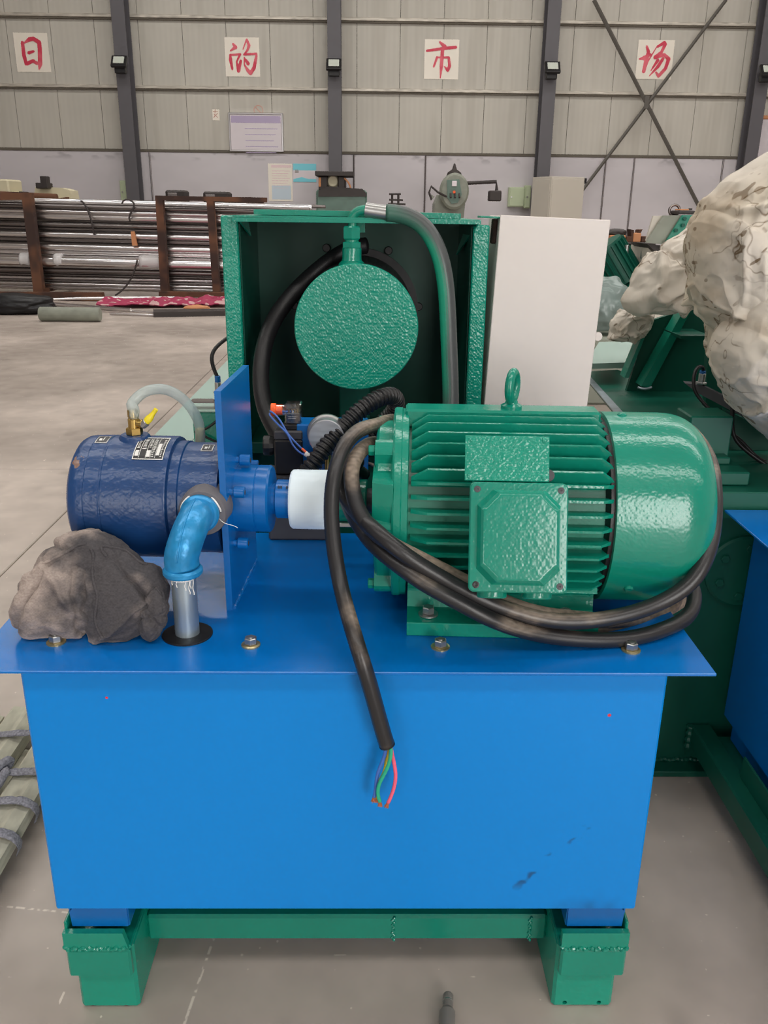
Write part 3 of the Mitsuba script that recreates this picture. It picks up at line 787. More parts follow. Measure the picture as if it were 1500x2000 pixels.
# ---------------------------------------------------------------- bearing housing, coupling
bh = thing("bearing_housing", "blue round bearing housing bolted to the upright plate", "bearing housing")
gp(bh, "body", lathe([(0, -0.257), (0.0635, -0.257), (0.0640, -0.255), (0.0640, -0.2185), (0.0625, -0.2175), (0.0625, -0.2165), (0.0640, -0.2155), (0.0640, -0.195), (0.061, -0.1915), (0.03, -0.190), (0, -0.190)], (0, 0, 0), AX, 72), "blue_part", smooth=30)
for y, z in ((-0.008, 0.078), (-0.073, 0.036), (-0.062, -0.068), (0.070, 0.045), (0.060, -0.07)):
    b = gp(bh, "cap_screw", cat(cyl((-0.249, y, z), (-0.229, y, z), 0.0105, 0.0015, 24), cyl((-0.2585, y, z), (-0.248, y, z), 0.006, 0, 16)), "blue_part", smooth=35)
    gp(b, "socket", cyl((-0.2295, y, z), (-0.2285, y, z), 0.005, n=6), "dark_iron")
cp = thing("shaft_coupling", "shaft coupling with a milky white nylon sleeve between blue and green hubs", "coupling")
gp(cp, "sleeve", lathe([(0.042, -0.1545), (0.0535, -0.1545), (0.0565, -0.151), (0.0568, -0.145), (0.0568, -0.087), (0.0560, -0.0835), (0.042, -0.083)], (0, 0, 0), AX, 72), "nylon", smooth=30, label="milky white nylon sleeve")
gp(cp, "hub", lathe([(0, -0.190), (0.029, -0.190), (0.030, -0.183), (0.0355, -0.1825), (0.037, -0.181), (0.037, -0.149), (0, -0.149)], (0, 0, 0), AX, 48), "blue_part", smooth=30, label="blue painted hub")
gp(cp, "hub", lathe([(0, -0.089), (0.0405, -0.089), (0.0405, -0.012), (0.038, -0.010), (0, -0.010)], (0, 0, 0), AX, 48), "green_gloss", smooth=30, label="green painted hub")
for x in (-0.176, -0.160):
    gp(cp, "tooth_mark", cat(*[bbox(x + 0.003 * k - 0.0008, x + 0.003 * k + 0.0008, -0.0245, -0.018, 0.0275, 0.0325, 0.0004) for k in range(3)]), "dark_iron", label="stamped dark mark")
gp(cp, "key_bar", bbox(-0.062, -0.030, -0.030, -0.018, -0.044, -0.036, 0.001), "steel")

# ---------------------------------------------------------------- screw pump
pump = thing("hydraulic_pump", "dark blue cast hydraulic pump with brass valve and black rating label", "pump")
prof = [(0, -0.552), (0.060, -0.552), (0.100, -0.549), (0.109, -0.543), (0.1135, -0.535), (0.1150, -0.526), (0.1152, -0.5155), (0.1143, -0.5145), (0.1154, -0.5135), (0.1160, -0.488), (0.1148, -0.4865), (0.1148, -0.4845), (0.1160, -0.483),
        (0.1160, -0.371), (0.1145, -0.367), (0.1075, -0.366), (0.1068, -0.3655), (0.1078, -0.364), (0.1078, -0.348), (0.1060, -0.3465), (0.1050, -0.346), (0.1050, -0.290), (0.1058, -0.2895), (0.1058, -0.276), (0, -0.276)]
gp(pump, "body", lathe(prof, (0, 0, 0), AX, 128), "pump_paint", smooth=25)
# raised oil boss for the valve
VX = -0.446
gp(pump, "valve_boss", lathe([(0, 0), (0.036, 0), (0.030, 0.016), (0.0265, 0.022), (0.025, 0.0235), (0, 0.0235)], (VX, 0.0, 0.098), (0, 0, 1), 40), "pump_paint", smooth=30)
vz = 0.1210
v = gp(pump, "air_valve", cat(hexnut((VX, 0, vz), (0, 0, 1), 0.0155, 0.014), lathe([(0, 0.012), (0.0105, 0.012), (0.0105, 0.030), (0.009, 0.031), (0.009, 0.034), (0.0105, 0.0345), (0.0095, 0.0385), (0.0105, 0.039), (0.0095, 0.043), (0.0105, 0.0435), (0.0095, 0.047), (0, 0.048)], (VX, 0, vz), (0, 0, 1), 24), cyl((VX, 0, vz + 0.022), (VX + 0.018, -0.004, vz + 0.022), 0.008, 0.001, 16)), "brass", smooth=30, label="brass air valve")
gp(v, "lever", cat(cyl((VX + 0.016, -0.004, vz + 0.018), (VX + 0.026, -0.005, vz + 0.026), 0.0075, 0.001, 12)), "steel")
gp(v, "lever_grip", tube([(VX + 0.022, -0.004, vz + 0.023), (VX + 0.030, -0.004, vz + 0.031), (VX + 0.040, -0.004, vz + 0.043), (VX + 0.0455, -0.004, vz + 0.050)], lambda t: np.interp(t, [0, 0.012, 0.026, 0.04], [0.0062, 0.0074, 0.0042, 0.0040]), n=14, step=0.003), "yellow", label="yellow plastic grip", smooth=30)


def curved(x0, x1, a0, a1, r, th=0.0012, n=10):
    """sheet wrapped on the pump, angles in degrees up from the front"""
    an = np.radians(np.linspace(a0, a1, n))
    v = np.array([(x, -math.cos(a) * q, math.sin(a) * q) for a in an for x, q in ((x0, r), (x1, r), (x1, r + th), (x0, r + th))])
    return rings(v, 4, n)


lb = gp(pump, "rating_label", curved(-0.432, -0.376, 53, 87, 0.1160), "black_plastic", label="black rating label with silver print")
for e in ((-0.432, -0.4305, 53, 87), (-0.3775, -0.376, 53, 87), (-0.432, -0.376, 53, 53.8), (-0.432, -0.376, 85.5, 87)):
    gp(lb, "border_line", curved(*e, 0.1170, 0.0006, 10 if e[3] - e[2] > 3 else 2), "white_print")
for x0, x1, a0, a1 in ((-0.4215, -0.4205, 55, 84), (-0.409, -0.4082, 55, 84), (-0.4005, -0.3998, 55, 84), (-0.392, -0.3913, 55, 84)):
    gp(lb, "divider_line", curved(x0, x1, a0, a1, 0.1170, 0.0005, 8), "white_print")
for x0, x1, a0, a1 in ((-0.408, -0.4015, 56, 64), (-0.3905, -0.3845, 58, 74)):
    gp(lb, "blank_field", curved(x0, x1, a0, a1, 0.1170, 0.0005, 6), "white_print")
marks = []
for (x0, x1, a0, a1) in ((-0.429, -0.423, 67, 83), (-0.419, -0.410, 66, 83), (-0.407, -0.402, 68, 83), (-0.399, -0.393, 56, 83), (-0.3835, -0.379, 56, 83)):
    a = a0
    while a < a1 - 1:
        marks.append(curved(x0 + 0.0004, x0 + (x1 - x0) * (0.55 + 0.4 * rng.random()), a, a + 0.9, 0.1170, 0.0005, 2))
        a += 2.2
gp(lb, "print", cat(*marks), "white_print", kind="stuff", label="rows of tiny silver print")
an = np.linspace(0, 2 * math.pi, 20, endpoint=False)
gp(lb, "emblem", cat(curved(-0.4292, -0.4228, 57, 64, 0.1170, 0.0006, 6)), "white_print")
for x0, x1, a0, a1, r in ((-0.512, -0.489, 74, 89, 0.1160), (-0.316, -0.294, 72, 87, 0.1052)):
    s = gp(pump, "label_plate", curved(x0, x1, a0, a1, r, 0.001), "steel", label="small framed label")
    gp(s, "print_field", curved(x0 + 0.002, x1 - 0.002, a0 + 1.5, a1 - 1.5, r + 0.001, 0.0004), "black_plastic")
    gp(s, "character", cat(curved(x0 + 0.006, x0 + 0.011, a0 + 4, a0 + 8, r + 0.0014, 0.0004, 3), curved(x0 + 0.013, x0 + 0.0145, a0 + 4, a1 - 4, r + 0.0014, 0.0004, 3)), "white_print")
# inlet boss facing the camera
PXl = -0.298
gp(pump, "inlet_boss", lathe([(0, 0), (0.046, 0), (0.043, 0.044), (0.0415, 0.0465), (0.026, 0.0468), (0, 0.0468)], (PXl, -0.072, 0.012), (0, -1, -0.05), 48), "grey_gasket", smooth=30, label="bare grey inlet boss")

# ---------------------------------------------------------------- suction elbow and pipe
el = thing("suction_pipe", "galvanised suction pipe with a blue elbow rising from the tank lid to the pump inlet", "pipe")
Pe = (G @ [PXl - 0.002, -0.114, 0.012, 1])[:3]
cx, cy, cz = -0.3255, 1.338, 0.905
part(el, "hex_bush", hexnut(Pe + [0, 0.004, 0], (0, -1, 0), 0.0345, 0.012), "dark_iron")
R0 = 0.0295
mid = [Pe + [-0.001, -0.004, 0], Pe + [-0.003, -0.014, 0]]
for k in range(1, 12):
    a = k / 12 * math.pi / 2
    w = (1 - math.cos(a)) * 0.6 + 0.4 * k / 12
    mid.append(np.array([Pe[0] - 0.003 + (cx - Pe[0] + 0.003) * w, Pe[1] - 0.014 - (Pe[1] - 0.014 - cy) * math.sin(a), cz + 0.036 + (Pe[2] - cz - 0.036) * math.cos(a)]))
mid += [np.array([cx, cy, cz + 0.034]), np.array([cx, cy, cz + 0.012])]
part(el, "elbow", tube(mid, R0, n=36, step=0.004), "elbow_paint", smooth=True, label="blue painted cast elbow")
part(el, "elbow_collar", lathe([(0.0225, 0), (0.0320, 0.001), (0.0340, 0.004), (0.0340, 0.010), (0.0310, 0.014), (0.024, 0.015)], (cx, cy, cz), (0, 0, 1), 40), "elbow_paint", smooth=30)
part(el, "elbow_collar", lathe([(0.0225, 0), (0.0320, 0.001), (0.0345, 0.004), (0.0345, 0.011), (0.0310, 0.014), (0.024, 0.015)], Pe + [-0.001, -0.004, 0], (0, -1, 0), 40), "elbow_paint", smooth=30)
seam = []
for a, b in zip(mid[1:-1], mid[2:]):
    d = (b - a) / np.linalg.norm(b - a)
    o = np.cross(np.array([1.0, 0, 0]), d)
    o = o - d * (o @ d)
    seam.append(a + o / np.linalg.norm(o) * (R0 + 0.0004) * (1 if o @ np.array([0, -1, 1]) > 0 else -1) + np.array([-0.002, 0, 0]))
part(el, "casting_seam", tube(seam, 0.0014, n=8, step=0.004), "elbow_paint", smooth=True)
part(el, "riser", cyl((cx, cy, LID1 - 0.02), (cx, cy, cz + 0.004), 0.0212, n=40), "galvanised", smooth=40, label="galvanised riser pipe")
part(el, "lid_gasket", lathe([(0.020, 0), (0.044, 0), (0.044, 0.0025), (0.042, 0.0035), (0.022, 0.0035)], (cx, cy, LID1), (0, 0, 1), 48), "black_rubber", smooth=30, label="black round gasket on the lid")
part(el, "thread_tape", lathe([(0.0212, -0.006), (0.0222, -0.005), (0.0225, 0.001), (0.021, 0.002)], (cx, cy, cz), (0, 0, 1), 32), "tape_white", label="white thread tape")
tape = []
for a, L in ((-1.9, 0.012), (-1.25, 0.018), (-0.95, 0.026), (-0.85, 0.016), (-2.35, 0.010), (-0.6, 0.03)):
    p = [(cx + 0.0228 * math.cos(a + 0.05 * math.sin(k * 1.7)), cy + 0.0228 * math.sin(a + 0.05 * math.sin(k * 1.7)), cz - 0.003 - L * k / 5) for k in range(6)]
    tape.append(tube(p, 0.0009, n=6, step=0.003))
q = Pe + np.array([0, 0.0, 0])
for a0, a1 in ((0.2, 1.5), (1.6, 3.0), (-0.5, 0.3)):
    tape.append(tube([q + [0.0355 * math.cos(a), -0.004 - 0.006 * math.sin(3 * a), 0.0355 * math.sin(a)] for a in np.linspace(a0, a1, 9)], 0.0016, n=6, step=0.004))
tape.append(tube([q + [0.030, -0.004, -0.008], q + [0.042, -0.006, -0.02], q + [0.052, -0.004, -0.024], q + [0.063, -0.002, -0.030]], 0.0006, n=6, step=0.003))
part(el, "tape_shreds", cat(*tape), "tape_white", label="loose shreds of white thread tape", kind="stuff")

# ---------------------------------------------------------------- clear drain hose from the valve
hz = np.array(G @ [VX, 0, vz + 0.040, 1])[:3]
hp = [tuple(hz + [0, 0, -0.006]), tuple(hz + [0.0, 0.001, 0.012])] + [(-0.449, 1.55, 1.153), (-0.433, 1.565, 1.171), (-0.413, 1.58, 1.177), (-0.394, 1.6, 1.172), (-0.373, 1.615, 1.156), (-0.355, 1.625, 1.131), (-0.344, 1.63, 1.103), (-0.342, 1.63, 1.076), (-0.344, 1.63, 1.044)]
hose = thing("clear_hose", "clear plastic hose arching from the brass valve down behind the pump", "hose")
part(hose, "wall", tube(hp, 0.0098, n=24, step=0.006), "hose_film", smooth=True, label="clear hose wall")
part(hose, "oil_column", cyl((-0.341, 1.63, 1.089), (-0.344, 1.63, 1.051), 0.0085, n=20), "oil_yellow", smooth=40, label="yellowish oil standing in the hose")
bc, bt = spline(hp, 0.002)
br = []
for s in (1, -1):
    for ph in range(3):
        pts = []
        for i in range(0, len(bc) // 2, 3):
            t = bc[min(i + 1, len(bc) - 1)] - bc[i]
            a, b, _ = frame(t)
            w = s * bt[i] * 150 + ph * 2.094
            pts.append(bc[i] + 0.0082 * (math.cos(w) * a + math.sin(w) * b))
        br.append(tube(pts, 0.0007, n=5, straight=True))
part(hose, "braid", cat(*br), "white_print", label="white reinforcing braid", kind="stuff")

# ---------------------------------------------------------------- motor cable in loops
cable = thing("power_cable", "thick dusty black motor cable looped around the green motor, end hanging over the tank", "cable")
CR = 0.0138
strands = [
    [(0.084, 1.62, 1.094), (0.041, 1.6, 1.115), (0.009, 1.52, 1.127), (-0.026, 1.46, 1.13), (-0.05, 1.42, 1.112), (-0.065, 1.385, 1.074), (-0.07, 1.36, 1.027), (-0.066, 1.33, 0.973), (-0.053, 1.29, 0.911), (-0.035, 1.235, 0.868), (-0.019, 1.196, 0.833), (-0.006, 1.187, 0.792), (0.011, 1.187, 0.725), (0.027, 1.188, 0.664)],
    [(0.053, 1.64, 1.047), (0.009, 1.55, 1.083), (-0.021, 1.46, 1.094), (-0.036, 1.41, 1.076), (-0.033, 1.38, 1.039), (-0.016, 1.355, 1.004), (0.018, 1.325, 0.978), (0.063, 1.315, 0.955), (0.116, 1.32, 0.925), (0.174, 1.315, 0.895), (0.227, 1.31, 0.869), (0.284, 1.3, 0.853), (0.342, 1.32, 0.835), (0.427, 1.36, 0.809), (0.504, 1.41, 0.791), (0.565, 1.46, 0.783), (0.622, 1.52, 0.787), (0.634, 1.56, 0.805), (0.625, 1.62, 0.799)],
    [(-0.028, 1.56, 1.041), (-0.06, 1.49, 1.061), (-0.062, 1.435, 1.044), (-0.039, 1.4, 1.013), (-0.001, 1.335, 0.995), (0.045, 1.3, 0.967), (0.091, 1.295, 0.936), (0.138, 1.29, 0.909), (0.184, 1.285, 0.886), (0.237, 1.285, 0.864), (0.303, 1.285, 0.847), (0.37, 1.29, 0.844), (0.442, 1.3, 0.853), (0.506, 1.315, 0.872), (0.55, 1.325, 0.902), (0.579, 1.345, 0.943), (0.6, 1.385, 0.99), (0.613, 1.43, 1.027), (0.625, 1.49, 1.06), (0.629, 1.56, 1.082), (0.631, 1.64, 1.092)],
    [(-0.016, 1.58, 1.009), (-0.05, 1.53, 1.034), (-0.052, 1.47, 1.014), (-0.03, 1.41, 0.981), (0.007, 1.345, 0.955), (0.046, 1.305, 0.937), (0.088, 1.285, 0.914), (0.137, 1.275, 0.889), (0.183, 1.27, 0.865), (0.237, 1.275, 0.839), (0.305, 1.285, 0.817), (0.384, 1.295, 0.805), (0.459, 1.31, 0.802), (0.527, 1.34, 0.806), (0.588, 1.4, 0.807), (0.611, 1.45, 0.82), (0.616, 1.51, 0.825), (0.606, 1.6, 0.814)],
    [(0.195, 1.36, 0.835), (0.249, 1.345, 0.816), (0.319, 1.345, 0.8), (0.392, 1.36, 0.789), (0.465, 1.385, 0.782), (0.535, 1.43, 0.781), (0.588, 1.48, 0.79), (0.608, 1.54, 0.795), (0.598, 1.6, 0.796)],
]
for i, s in enumerate(strands):
    part(cable, "sheath", tube(s, CR if i != 0 else 0.0132, n=18, step=0.008), "cable_dusty" if i in (1, 4) else "cable_rubber", smooth=True)
E0 = np.array((0.028, 1.188, 0.662))
for nm, col, path in (("blue", "wire_blue", [(0.024, 1.19, 0.663), (0.02, 1.192, 0.632), (0.012, 1.192, 0.606), (0.009, 1.192, 0.581), (0.006, 1.192, 0.558)]),
                      ("yellow", "wire_yellow", [(0.028, 1.196, 0.658), (0.026, 1.199, 0.624), (0.022, 1.199, 0.601), (0.013, 1.199, 0.58), (0.011, 1.199, 0.551)]),
                      ("green", "wire_green", [(0.032, 1.187, 0.665), (0.032, 1.185, 0.64), (0.024, 1.184, 0.614), (0.015, 1.184, 0.592), (0.016, 1.184, 0.555)]),
                      ("pink", "wire_pink", [(0.033, 1.196, 0.658), (0.038, 1.196, 0.629), (0.042, 1.196, 0.598), (0.038, 1.196, 0.567), (0.03, 1.196, 0.543)])):
    w = part(cable, "core", tube(path, 0.0032, n=12, step=0.004), col, smooth=True, label=f"{nm} insulated core")
    p1, p0 = np.array(path[-1]), np.array(path[-2])
    d = (p1 - p0) / np.linalg.norm(p1 - p0)
    a, b, _ = frame(d)
    hair = []
    for k in range(16):
        t, r = k * 2.4, 0.0026 * math.sqrt((k + 0.5) / 16)
        o = r * (math.cos(t) * a + math.sin(t) * b)
        hair.append(tube([p1 + o * 0.8, p1 + o + d * 0.004, p1 + o * 1.7 + d * (0.008 + 0.003 * rng.random())], 0.0006, n=5, straight=True))
    part(w, "copper_strands", cat(*hair), "copper", label="bare copper strands", kind="stuff")

# ---------------------------------------------------------------- corrugated conduit behind the coupling
cd = [(-0.154, 1.7, 0.965), (-0.124, 1.7, 0.999), (-0.095, 1.72, 1.035), (-0.065, 1.74, 1.065), (-0.033, 1.76, 1.094), (0.001, 1.78, 1.115), (0.029, 1.81, 1.12), (0.049, 1.85, 1.106), (0.05, 1.88, 1.078), (0.028, 1.9, 1.045), (-0.001, 1.9, 1.015), (-0.021, 1.88, 0.977), (-0.033, 1.86, 0.922)]
solo("corrugated_conduit", tube(cd, lambda t: 0.0178 + 0.0016 * np.clip(2.5 * np.sin(t * 2 * math.pi / 0.0115), -1, 1), n=22, step=0.0014), "black_plastic", "black corrugated conduit bending over behind the nylon coupling", "conduit", smooth=35)

# ---------------------------------------------------------------- oily rag
RC = np.array((-0.489, 1.36, 0.852))


def rag_lobe(outline, center, off, front, back, seed, amp, folds):
    """one gathered lobe of the rag, its outline given in millimetres right of and above the rag's middle"""
    ic = trimesh.creation.icosphere(5)
    v = ic.vertices
    d = np.array(outline, float) - np.array(center)
    ang, rad = np.arctan2(d[:, 1], d[:, 0]), np.hypot(d[:, 0], d[:, 1]) * 0.001
    o = np.argsort(ang)
    ang, rad = ang[o], rad[o]
    ang = np.concatenate([ang[-2:] - 2 * math.pi, ang, ang[:2] + 2 * math.pi])
    rad = np.concatenate([rad[-2:], rad, rad[:2]])
    th = np.arctan2(v[:, 2], v[:, 0])
    sr = np.hypot(v[:, 0], v[:, 2]) ** 0.75
    r = np.interp(th, ang, rad) * sr
    W_, U_ = np.array([0, 0.36, 0.933]), np.array([0, -0.933, 0.36])
    c = RC + np.array([center[0] * 0.001, 0, 0]) + W_ * center[1] * 0.001 + U_ * off
    q = c + (np.cos(th) * r)[:, None] * [1, 0, 0] + (np.sin(th) * r)[:, None] * W_ + np.where(v[:, 1] < 0, -v[:, 1] * front, -v[:, 1] * back)[:, None] * U_
    f = amp * (meshkit.fbm(v * 1.9 + seed, 3, seed) - 0.5) + 0.0035 * (meshkit.fbm(v * 8 + seed, 2, seed) - 0.5)
    for (a, b, c0, w, s) in folds:
        t = v[:, 0] * a + v[:, 2] * b - c0 + 0.3 * (meshkit.fbm(v * 1.6 + seed + c0 * 7, 2, 3) - 0.5)
        f = f + s * np.exp(-np.abs(t / w) ** 1.4) * (0.2 + 1.1 * meshkit.noise(v * 1.3 + 5 + seed, 4))
    nn = trimesh.Trimesh(q, ic.faces, process=False).vertex_normals
    return man(trimesh.Trimesh(q + nn * f[:, None], ic.faces, process=False))


def mm(pts):
    return [((x - 185) * 0.865, (1165 - y) * 0.865) for x, y in pts]


lobes = rag_lobe(mm([(62, 1112), (90, 1066), (150, 1036), (215, 1040), (250, 1066), (262, 1100), (230, 1130), (160, 1130), (100, 1125)]), mm([(160, 1085)])[0], -0.005, 0.052, 0.05, 2, 0.014, ((0.3, 0.95, 0.1, 0.10, -0.010),))
lobes += rag_lobe(mm([(28, 1178), (32, 1238), (60, 1250), (110, 1242), (165, 1250), (185, 1215), (188, 1150), (176, 1088), (125, 1078), (65, 1108), (40, 1148)]), mm([(112, 1165)])[0], 0.010, 0.052, 0.07, 5, 0.022, ((0.9, -0.45, -0.35, 0.07, -0.014), (0.8, 0.6, 0.25, 0.06, 0.012), (1.0, 0.1, 0.55, 0.05, -0.012)))
lobes += rag_lobe(mm([(172, 1090), (215, 1064), (285, 1092), (316, 1102), (333, 1140), (332, 1172), (306, 1216), (245, 1261), (192, 1261), (170, 1215), (166, 1150)]), mm([(245, 1165)])[0], 0.004, 0.048, 0.06, 9, 0.016, ((0.75, 0.66, 0.45, 0.06, -0.012), (0.6, -0.8, 0.4, 0.06, 0.010), (1.0, -0.2, -0.6, 0.05, 0.010)))
lobes += rag_lobe(mm([(298, 1160), (322, 1140), (336, 1165), (340, 1200), (330, 1232), (308, 1251), (292, 1246), (290, 1205)]), mm([(315, 1200)])[0], 0.030, 0.022, 0.03, 13, 0.010, ((0.8, 0.6, 0.0, 0.15, -0.008),))
r_ = tri(lobes.refine_to_length(0.006))
r_ = trimesh.Trimesh(r_.vertices, r_.faces, process=True)
trimesh.smoothing.filter_taubin(r_, iterations=4)
q = np.array(r_.vertices)
q += 0.0025 * (meshkit.fbm(q * 40, 3, 8) - 0.5)[:, None] * np.array(r_.vertex_normals)
pc = np.stack([q[:, 1] - (1.523 - q[:, 0] * 0.0437), q[:, 2] - 0.978], 1)
pr = np.hypot(pc[:, 0], pc[:, 1])
k = np.where((pr < 0.121) & (q[:, 0] > -0.60), 0.121 / np.maximum(pr, 1e-6), 1.0)
q[:, 1] += pc[:, 0] * (k - 1)
q[:, 2] = np.maximum(q[:, 2] + pc[:, 1] * (k - 1), LID1 + 0.001)
rg = thing("cleaning_rag", "crumpled dirty grey rag lying on the left end of the tank lid", "rag")
part(rg, "cloth", trimesh.Trimesh(q, r_.faces, process=False), "rag_cloth", smooth=True)


def on_rag(pts):
    """lays a seam on the cloth: the foremost cloth point near each line from the rag's front"""
    out = []
    for a in pts:
        d = np.array(a) - eye
        d /= np.linalg.norm(d)
        w = q - eye
        t = w @ d
        off = np.linalg.norm(w - t[:, None] * d, axis=1)
        near = off < 0.006
        out.append(q[near][np.argmin(t[near])] if near.any() else q[np.argmin(off)])
    return out


for s_ in ([(-0.491, 1.36, 0.946), (-0.49, 1.36, 0.925), (-0.491, 1.36, 0.901), (-0.492, 1.36, 0.876), (-0.491, 1.36, 0.852), (-0.495, 1.36, 0.827), (-0.499, 1.36, 0.804), (-0.496, 1.36, 0.784), (-0.487, 1.36, 0.767)],
           [(-0.463, 1.36, 0.927), (-0.461, 1.36, 0.948), (-0.444, 1.36, 0.95), (-0.424, 1.36, 0.945), (-0.406, 1.36, 0.929), (-0.389, 1.36, 0.92)],
           [(-0.598, 1.36, 0.899), (-0.571, 1.36, 0.921), (-0.545, 1.36, 0.932), (-0.519, 1.36, 0.948), (-0.496, 1.36, 0.957)]):
    part(rg, "hem", tube(on_rag(s_), 0.0028, n=8, step=0.004), "rag_cloth", smooth=True, label="stitched hem")

# ================================================================ the press housing behind the power unit
hs = thing("press_housing", "green open-fronted steel press housing behind the pump and motor", "machine housing")
HX0, HX1 = -0.361, 0.2725
part(hs, "side_plate", bbox(HX0, HX0 + 0.040, 2.10, 2.46, 0.0, 1.4835, 0.003), "green_wrinkle")
part(hs, "side_plate", bbox(HX1 - 0.0385, HX1, 2.10, 2.46, 0.0, 1.468, 0.003), "green_wrinkle")
bolts = [(a, (-0.035 + 0.178 * math.cos(math.radians(a)), 1.295 + 0.13 * math.sin(math.radians(a)))) for a in (0, 60, 120, 180)]
part(hs, "back_plate", bbox(HX0 + 0.04, HX1 - 0.0385, 2.42, 2.46, 0.3, 1.478, 0.002), "green_inner_shade")
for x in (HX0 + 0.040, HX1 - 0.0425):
    part(hs, "side_liner", bbox(x, x + 0.004, 2.112, 2.42, 0.93, 1.4665, 0.001), "green_inner_shade")  # thin sheets added to darken the inner faces as if shaded
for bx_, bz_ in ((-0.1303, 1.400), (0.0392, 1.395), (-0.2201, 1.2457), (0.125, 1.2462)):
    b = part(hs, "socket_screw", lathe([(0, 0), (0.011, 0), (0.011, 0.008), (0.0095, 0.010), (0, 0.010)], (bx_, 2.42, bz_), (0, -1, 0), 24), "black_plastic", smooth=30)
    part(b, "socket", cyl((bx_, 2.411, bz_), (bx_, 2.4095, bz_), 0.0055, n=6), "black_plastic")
part(hs, "floor_plate", bbox(HX0 + 0.04, HX1 - 0.0385, 2.12, 2.42, 0.90, 0.93, 0.002), "green_inner_shade")
part(hs, "base_block", bbox(HX0 + 0.04, HX1 - 0.0385, 2.16, 2.40, 0.0, 0.90, 0.004), "green_deep_shade")
part(hs, "saddle_block", bbox(-0.09, -0.009, 2.22, 2.42, 0.93, 1.11, 0.003), "green_deep_shade")
hd = part(hs, "hood", slab([(-0.325, 2.05, 1.4810), (0.245, 2.05, 1.4765), (0.245, 2.50, 1.4765), (-0.325, 2.50, 1.4810)], (0, 0, 0.004)), "green_gloss", label="thin sheet hood over the housing")
part(hd, "front_lip", bbox(-0.325, 0.245, 2.048, 2.052, 1.4705, 1.4800, 0.0006), "green_gloss")
part(hd, "top_plate", slab([(-0.285, 2.12, 1.4860), (0.205, 2.12, 1.4815), (0.205, 2.48, 1.4815), (-0.285, 2.48, 1.4860)], (0, 0, 0.012)), "green_gloss")
part(hd, "side_flange", slab([(0.2415, 2.05, 1.478), (0.2415, 2.30, 1.478), (0.2125, 2.30, 1.392), (0.2125, 2.285, 1.392)], (0.0035, 0, 0)), "green_gloss")
part(hd, "side_flange", slab([(-0.3180, 2.05, 1.480), (-0.3180, 2.22, 1.480), (-0.3100, 2.22, 1.435), (-0.3100, 2.212, 1.435)], (0.0035, 0, 0)), "green_gloss")
part(hs, "hanger_hook", prism([(-0.048, 1.478), (-0.022, 1.478), (-0.022, 1.448), (-0.036, 1.448), (-0.036, 1.458), (-0.048, 1.462)], "xz", 2.13, 2.142), "green_gloss")

hc = thing("hydraulic_cylinder", "round green hydraulic cylinder end inside the press housing", "cylinder")
CX, CZ = -0.0404, 1.2393
part(hc, "end_cap", lathe([(0, 0), (0.1425, 0), (0.1445, 0.002), (0.1445, 0.028), (0, 0.028)], (CX, 2.0, CZ), (0, 1, 0), 128), "green_wrinkle", smooth=30)
part(hc, "barrel", lathe([(0, 0), (0.1440, 0), (0.1440, 0.388), (0, 0.388)], (CX, 2.028, CZ), (0, 1, 0), 96), "black_rubber", smooth=30)
part(hc, "flange_ring", lathe([(0.1445, 0), (0.163, 0), (0.163, 0.022), (0.1445, 0.022)], (CX, 2.394, CZ), (0, 1, 0), 96), "black_rubber", smooth=30)
FX, FY = -0.052, 2.062
pf = part(hc, "port_boss", lathe([(0.034, -0.008), (0.030, 0.002), (0.0235, 0.008), (0.0225, 0.014), (0.0225, 0.036), (0, 0.036)], (FX, FY, CZ + 0.1400), (0, 0, 1), 36), "green_gloss", smooth=30)
part(pf, "adapter_hex", hexnut((FX, FY, CZ + 0.1755), (0, 0, 1), 0.0235, 0.014), "green_gloss")
part(pf, "adapter_neck", cyl((FX, FY, CZ + 0.188), (FX, FY, CZ + 0.196), 0.016, n=24), "green_flat", smooth=30)
part(pf, "swivel_nut", hexnut((FX, FY, CZ + 0.1945), (0, 0, 1), 0.0218, 0.030, 0.003), "green_gloss")

h1 = thing("hydraulic_hose", "black hydraulic hose with green overspray arching from the cylinder port down the right side", "hose", None)
z0 = CZ + 0.224
part(h1, "elbow_stem", tube([(FX, FY, z0 - 0.006), (FX, FY, z0 + 0.014)] + [(-0.052, 2.062, 1.479), (-0.044, 2.061, 1.491), (-0.03, 2.058, 1.498), (-0.011, 2.056, 1.5)], 0.0108, n=20, step=0.004), "green_flat", smooth=True, label="green swept elbow stem")
part(h1, "ferrule", tube([(-0.02, 2.058, 1.499), (0.037, 2.05, 1.492)], 0.0168, n=28, step=0.01), "steel", smooth=35, label="pressed steel ferrule with green overspray")
part(h1, "sheath", tube([(0.028, 2.052, 1.493), (0.069, 2.045, 1.488), (0.106, 2.035, 1.47), (0.133, 2.025, 1.439), (0.154, 2.015, 1.391), (0.166, 2.01, 1.334), (0.173, 2.005, 1.265), (0.179, 2, 1.183), (0.184, 1.99, 1.1), (0.184, 1.97, 1.017), (0.173, 1.94, 0.937)], 0.0195, n=24, step=0.008), "hose_paint", smooth=True, label="hose sheath with green overspray")
h2 = thing("hydraulic_hose", "plain black hydraulic hose bowing down the left side of the cylinder", "hose", None)
part(h2, "sheath", tube([(-0.021, 2.24, 1.414), (-0.076, 2.22, 1.399), (-0.132, 2.2, 1.363), (-0.185, 2.17, 1.317), (-0.23, 2.13, 1.265), (-0.258, 2.08, 1.21), (-0.269, 2.04, 1.154), (-0.267, 2, 1.1), (-0.253, 1.96, 1.053), (-0.227, 1.92, 1.014), (-0.198, 1.88, 0.976)], 0.0200, n=24, step=0.008), "black_rubber", smooth=True)

